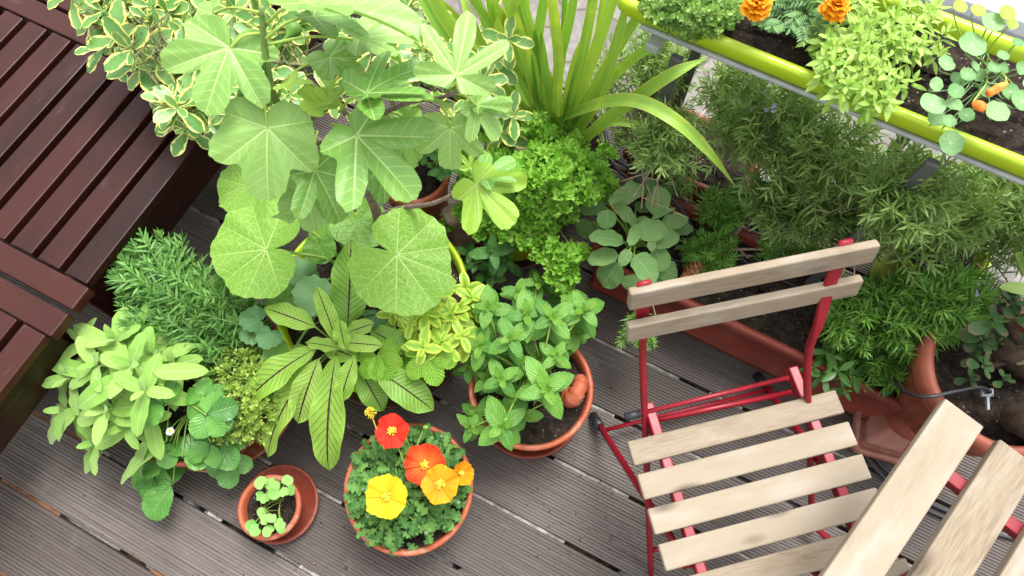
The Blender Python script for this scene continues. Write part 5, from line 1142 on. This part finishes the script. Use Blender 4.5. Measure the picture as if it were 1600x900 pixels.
for dx, dy, a, b in ((0, 0, .022, .006), (0, .012, .022, .006), (-.01, .006, .006, .018), (.01, .006, .006, .018), (-.004, -.016, .006, .034)): box(mb, c + V(dx, dy, 0), V(1, 0, 0), V(.2, 1, 0), UP, a, b, .008)
tag(mb.build('hose_clip', M['grey_tube'], None, False, .001), 'small grey plastic hose clip on the urn soil', 'clip')
def shell(label, c, s, mat, az, up, name, cat, grp=None):
    """ribbed scroll: a tube rolled up in a spiral, growing wider"""
    mb = MB(); ex = V(math.cos(az), math.sin(az), 0); ey = nrm(up); k = 60; u = np.linspace(0, 1, k)
    th = u * 2 * PI * 1.6; r = s * (.12 + .5 * u); side = np.cross(ex, ey)
    p = np.array([c + ex * r[i] * math.cos(th[i]) + ey * r[i] * math.sin(th[i]) + side * s * .25 * (1 - u[i]) for i in range(k)])
    tube(mb, p, s * (.12 + .36 * u) * (1 + .09 * np.sin(u * 95)), 16); return tag(mb.build(name, M[mat]), label, cat, grp)
shell('ribbed terracotta snail shell ornament on the mint pot soil', V(*(at(899, 606, .245))), .05, 'terra', 1.1, UP + V(.1, -.5, 0), 'shell_ornament', 'ornament')
def cone(label, p, d, L, R):
    mb = MB(); d = nrm(d); X = nrm(np.cross(d, UP)); Y = np.cross(d, X); tube(mb, np.array([p, p + d * L * .4, p + d * L]), [R * .5, R * .6, R * .2], 8)
    for i in range(52):
        t = i / 52; a = i * 2.4; o = X * math.cos(a) + Y * math.sin(a); r = R * math.sin(PI * (.12 + .8 * t)) ** .7
        leaf(mb, p + d * L * t + o * r * .3, nrm(o + d * .55), r * .85, r * .75, 'ellip', nrm(d - o * .4), -.3, -.1, 0, 4, 2, thick=.003)
    return tag(mb.build('pine_cone', M['cone']), label, 'pine cone')
cone('reddish brown pine cone on the trough soil behind the chair back', at(1068, 437, .24), at(1098, 408, .28) - at(1068, 437, .24), .062, .026)
mb = MB(); c = at(722, 360, .10); rrloft(mb, (c[0], c[1], .002), .5, [(.001, .001, .001, 0), (.045, .028, .012, 0), (.047, .03, .012, .1), (.044, .028, .012, .2), (.046, .03, .014, .22), (.04, .024, .012, .228), (.001, .001, .001, .226)])
tag(mb.build('split_log', M['logwood']), 'weathered pinkish log wedged upright between the lime green pots', 'log')
mb = MB(); c = at(1545, 14, .06) + LN * .25 - UP * .03
box(mb, c + LD * .3, LD, LN, UP, 1.3, .5, .06); box(mb, c + LD * .3 - UP * .05, LD, LN, UP, 1.24, .44, .05)
tag(mb.build('stone_ledge', M['ledge'], None, False, .006), 'pale blue grey stone ledge beyond the flower box', 'ledge')
# ================================================================== LIGHT
w = bpy.data.worlds.new('World'); scene.world = w; w.use_nodes = True; nt = w.node_tree
for n_ in list(nt.nodes): nt.nodes.remove(n_)
SEL, SAZ = math.radians(68), math.radians(35)      # sun elevation; azimuth measured from +y towards +x
sky = nt.nodes.new('ShaderNodeTexSky'); sky.sky_type = 'NISHITA'; sky.sun_disc = False; sky.sun_elevation = SEL; sky.sun_rotation = SAZ
sky.air_density = 1.0; sky.dust_density = 4.0; sky.ozone_density = 1.0
hs = nt.nodes.new('ShaderNodeHueSaturation'); hs.inputs['Saturation'].default_value = .14
bg = nt.nodes.new('ShaderNodeBackground'); bg.inputs[1].default_value = .15; ow = nt.nodes.new('ShaderNodeOutputWorld')
nt.links.new(sky.outputs[0], hs.inputs['Color']); nt.links.new(hs.outputs[0], bg.inputs[0]); nt.links.new(bg.outputs[0], ow.inputs[0])
sl = bpy.data.lights.new('sun', 'SUN'); sl.energy = 1.05; sl.angle = math.radians(24); sl.color = (1, .98, .95)
so = bpy.data.objects.new('sun', sl); COL.objects.link(so)
from mathutils import Vector
sd = Vector((math.sin(SAZ) * math.cos(SEL), math.cos(SAZ) * math.cos(SEL), math.sin(SEL)))
so.rotation_euler = sd.to_track_quat('Z', 'Y').to_euler(); so.location = sd * 10
vs = scene.view_settings; vs.view_transform = 'Standard'; vs.look = 'None'; vs.gamma = 1; vs.use_curve_mapping = False; vs.exposure = 1.62
scene.cycles.max_bounces = 8; scene.cycles.transmission_bounces = 4; scene.cycles.use_denoising = True
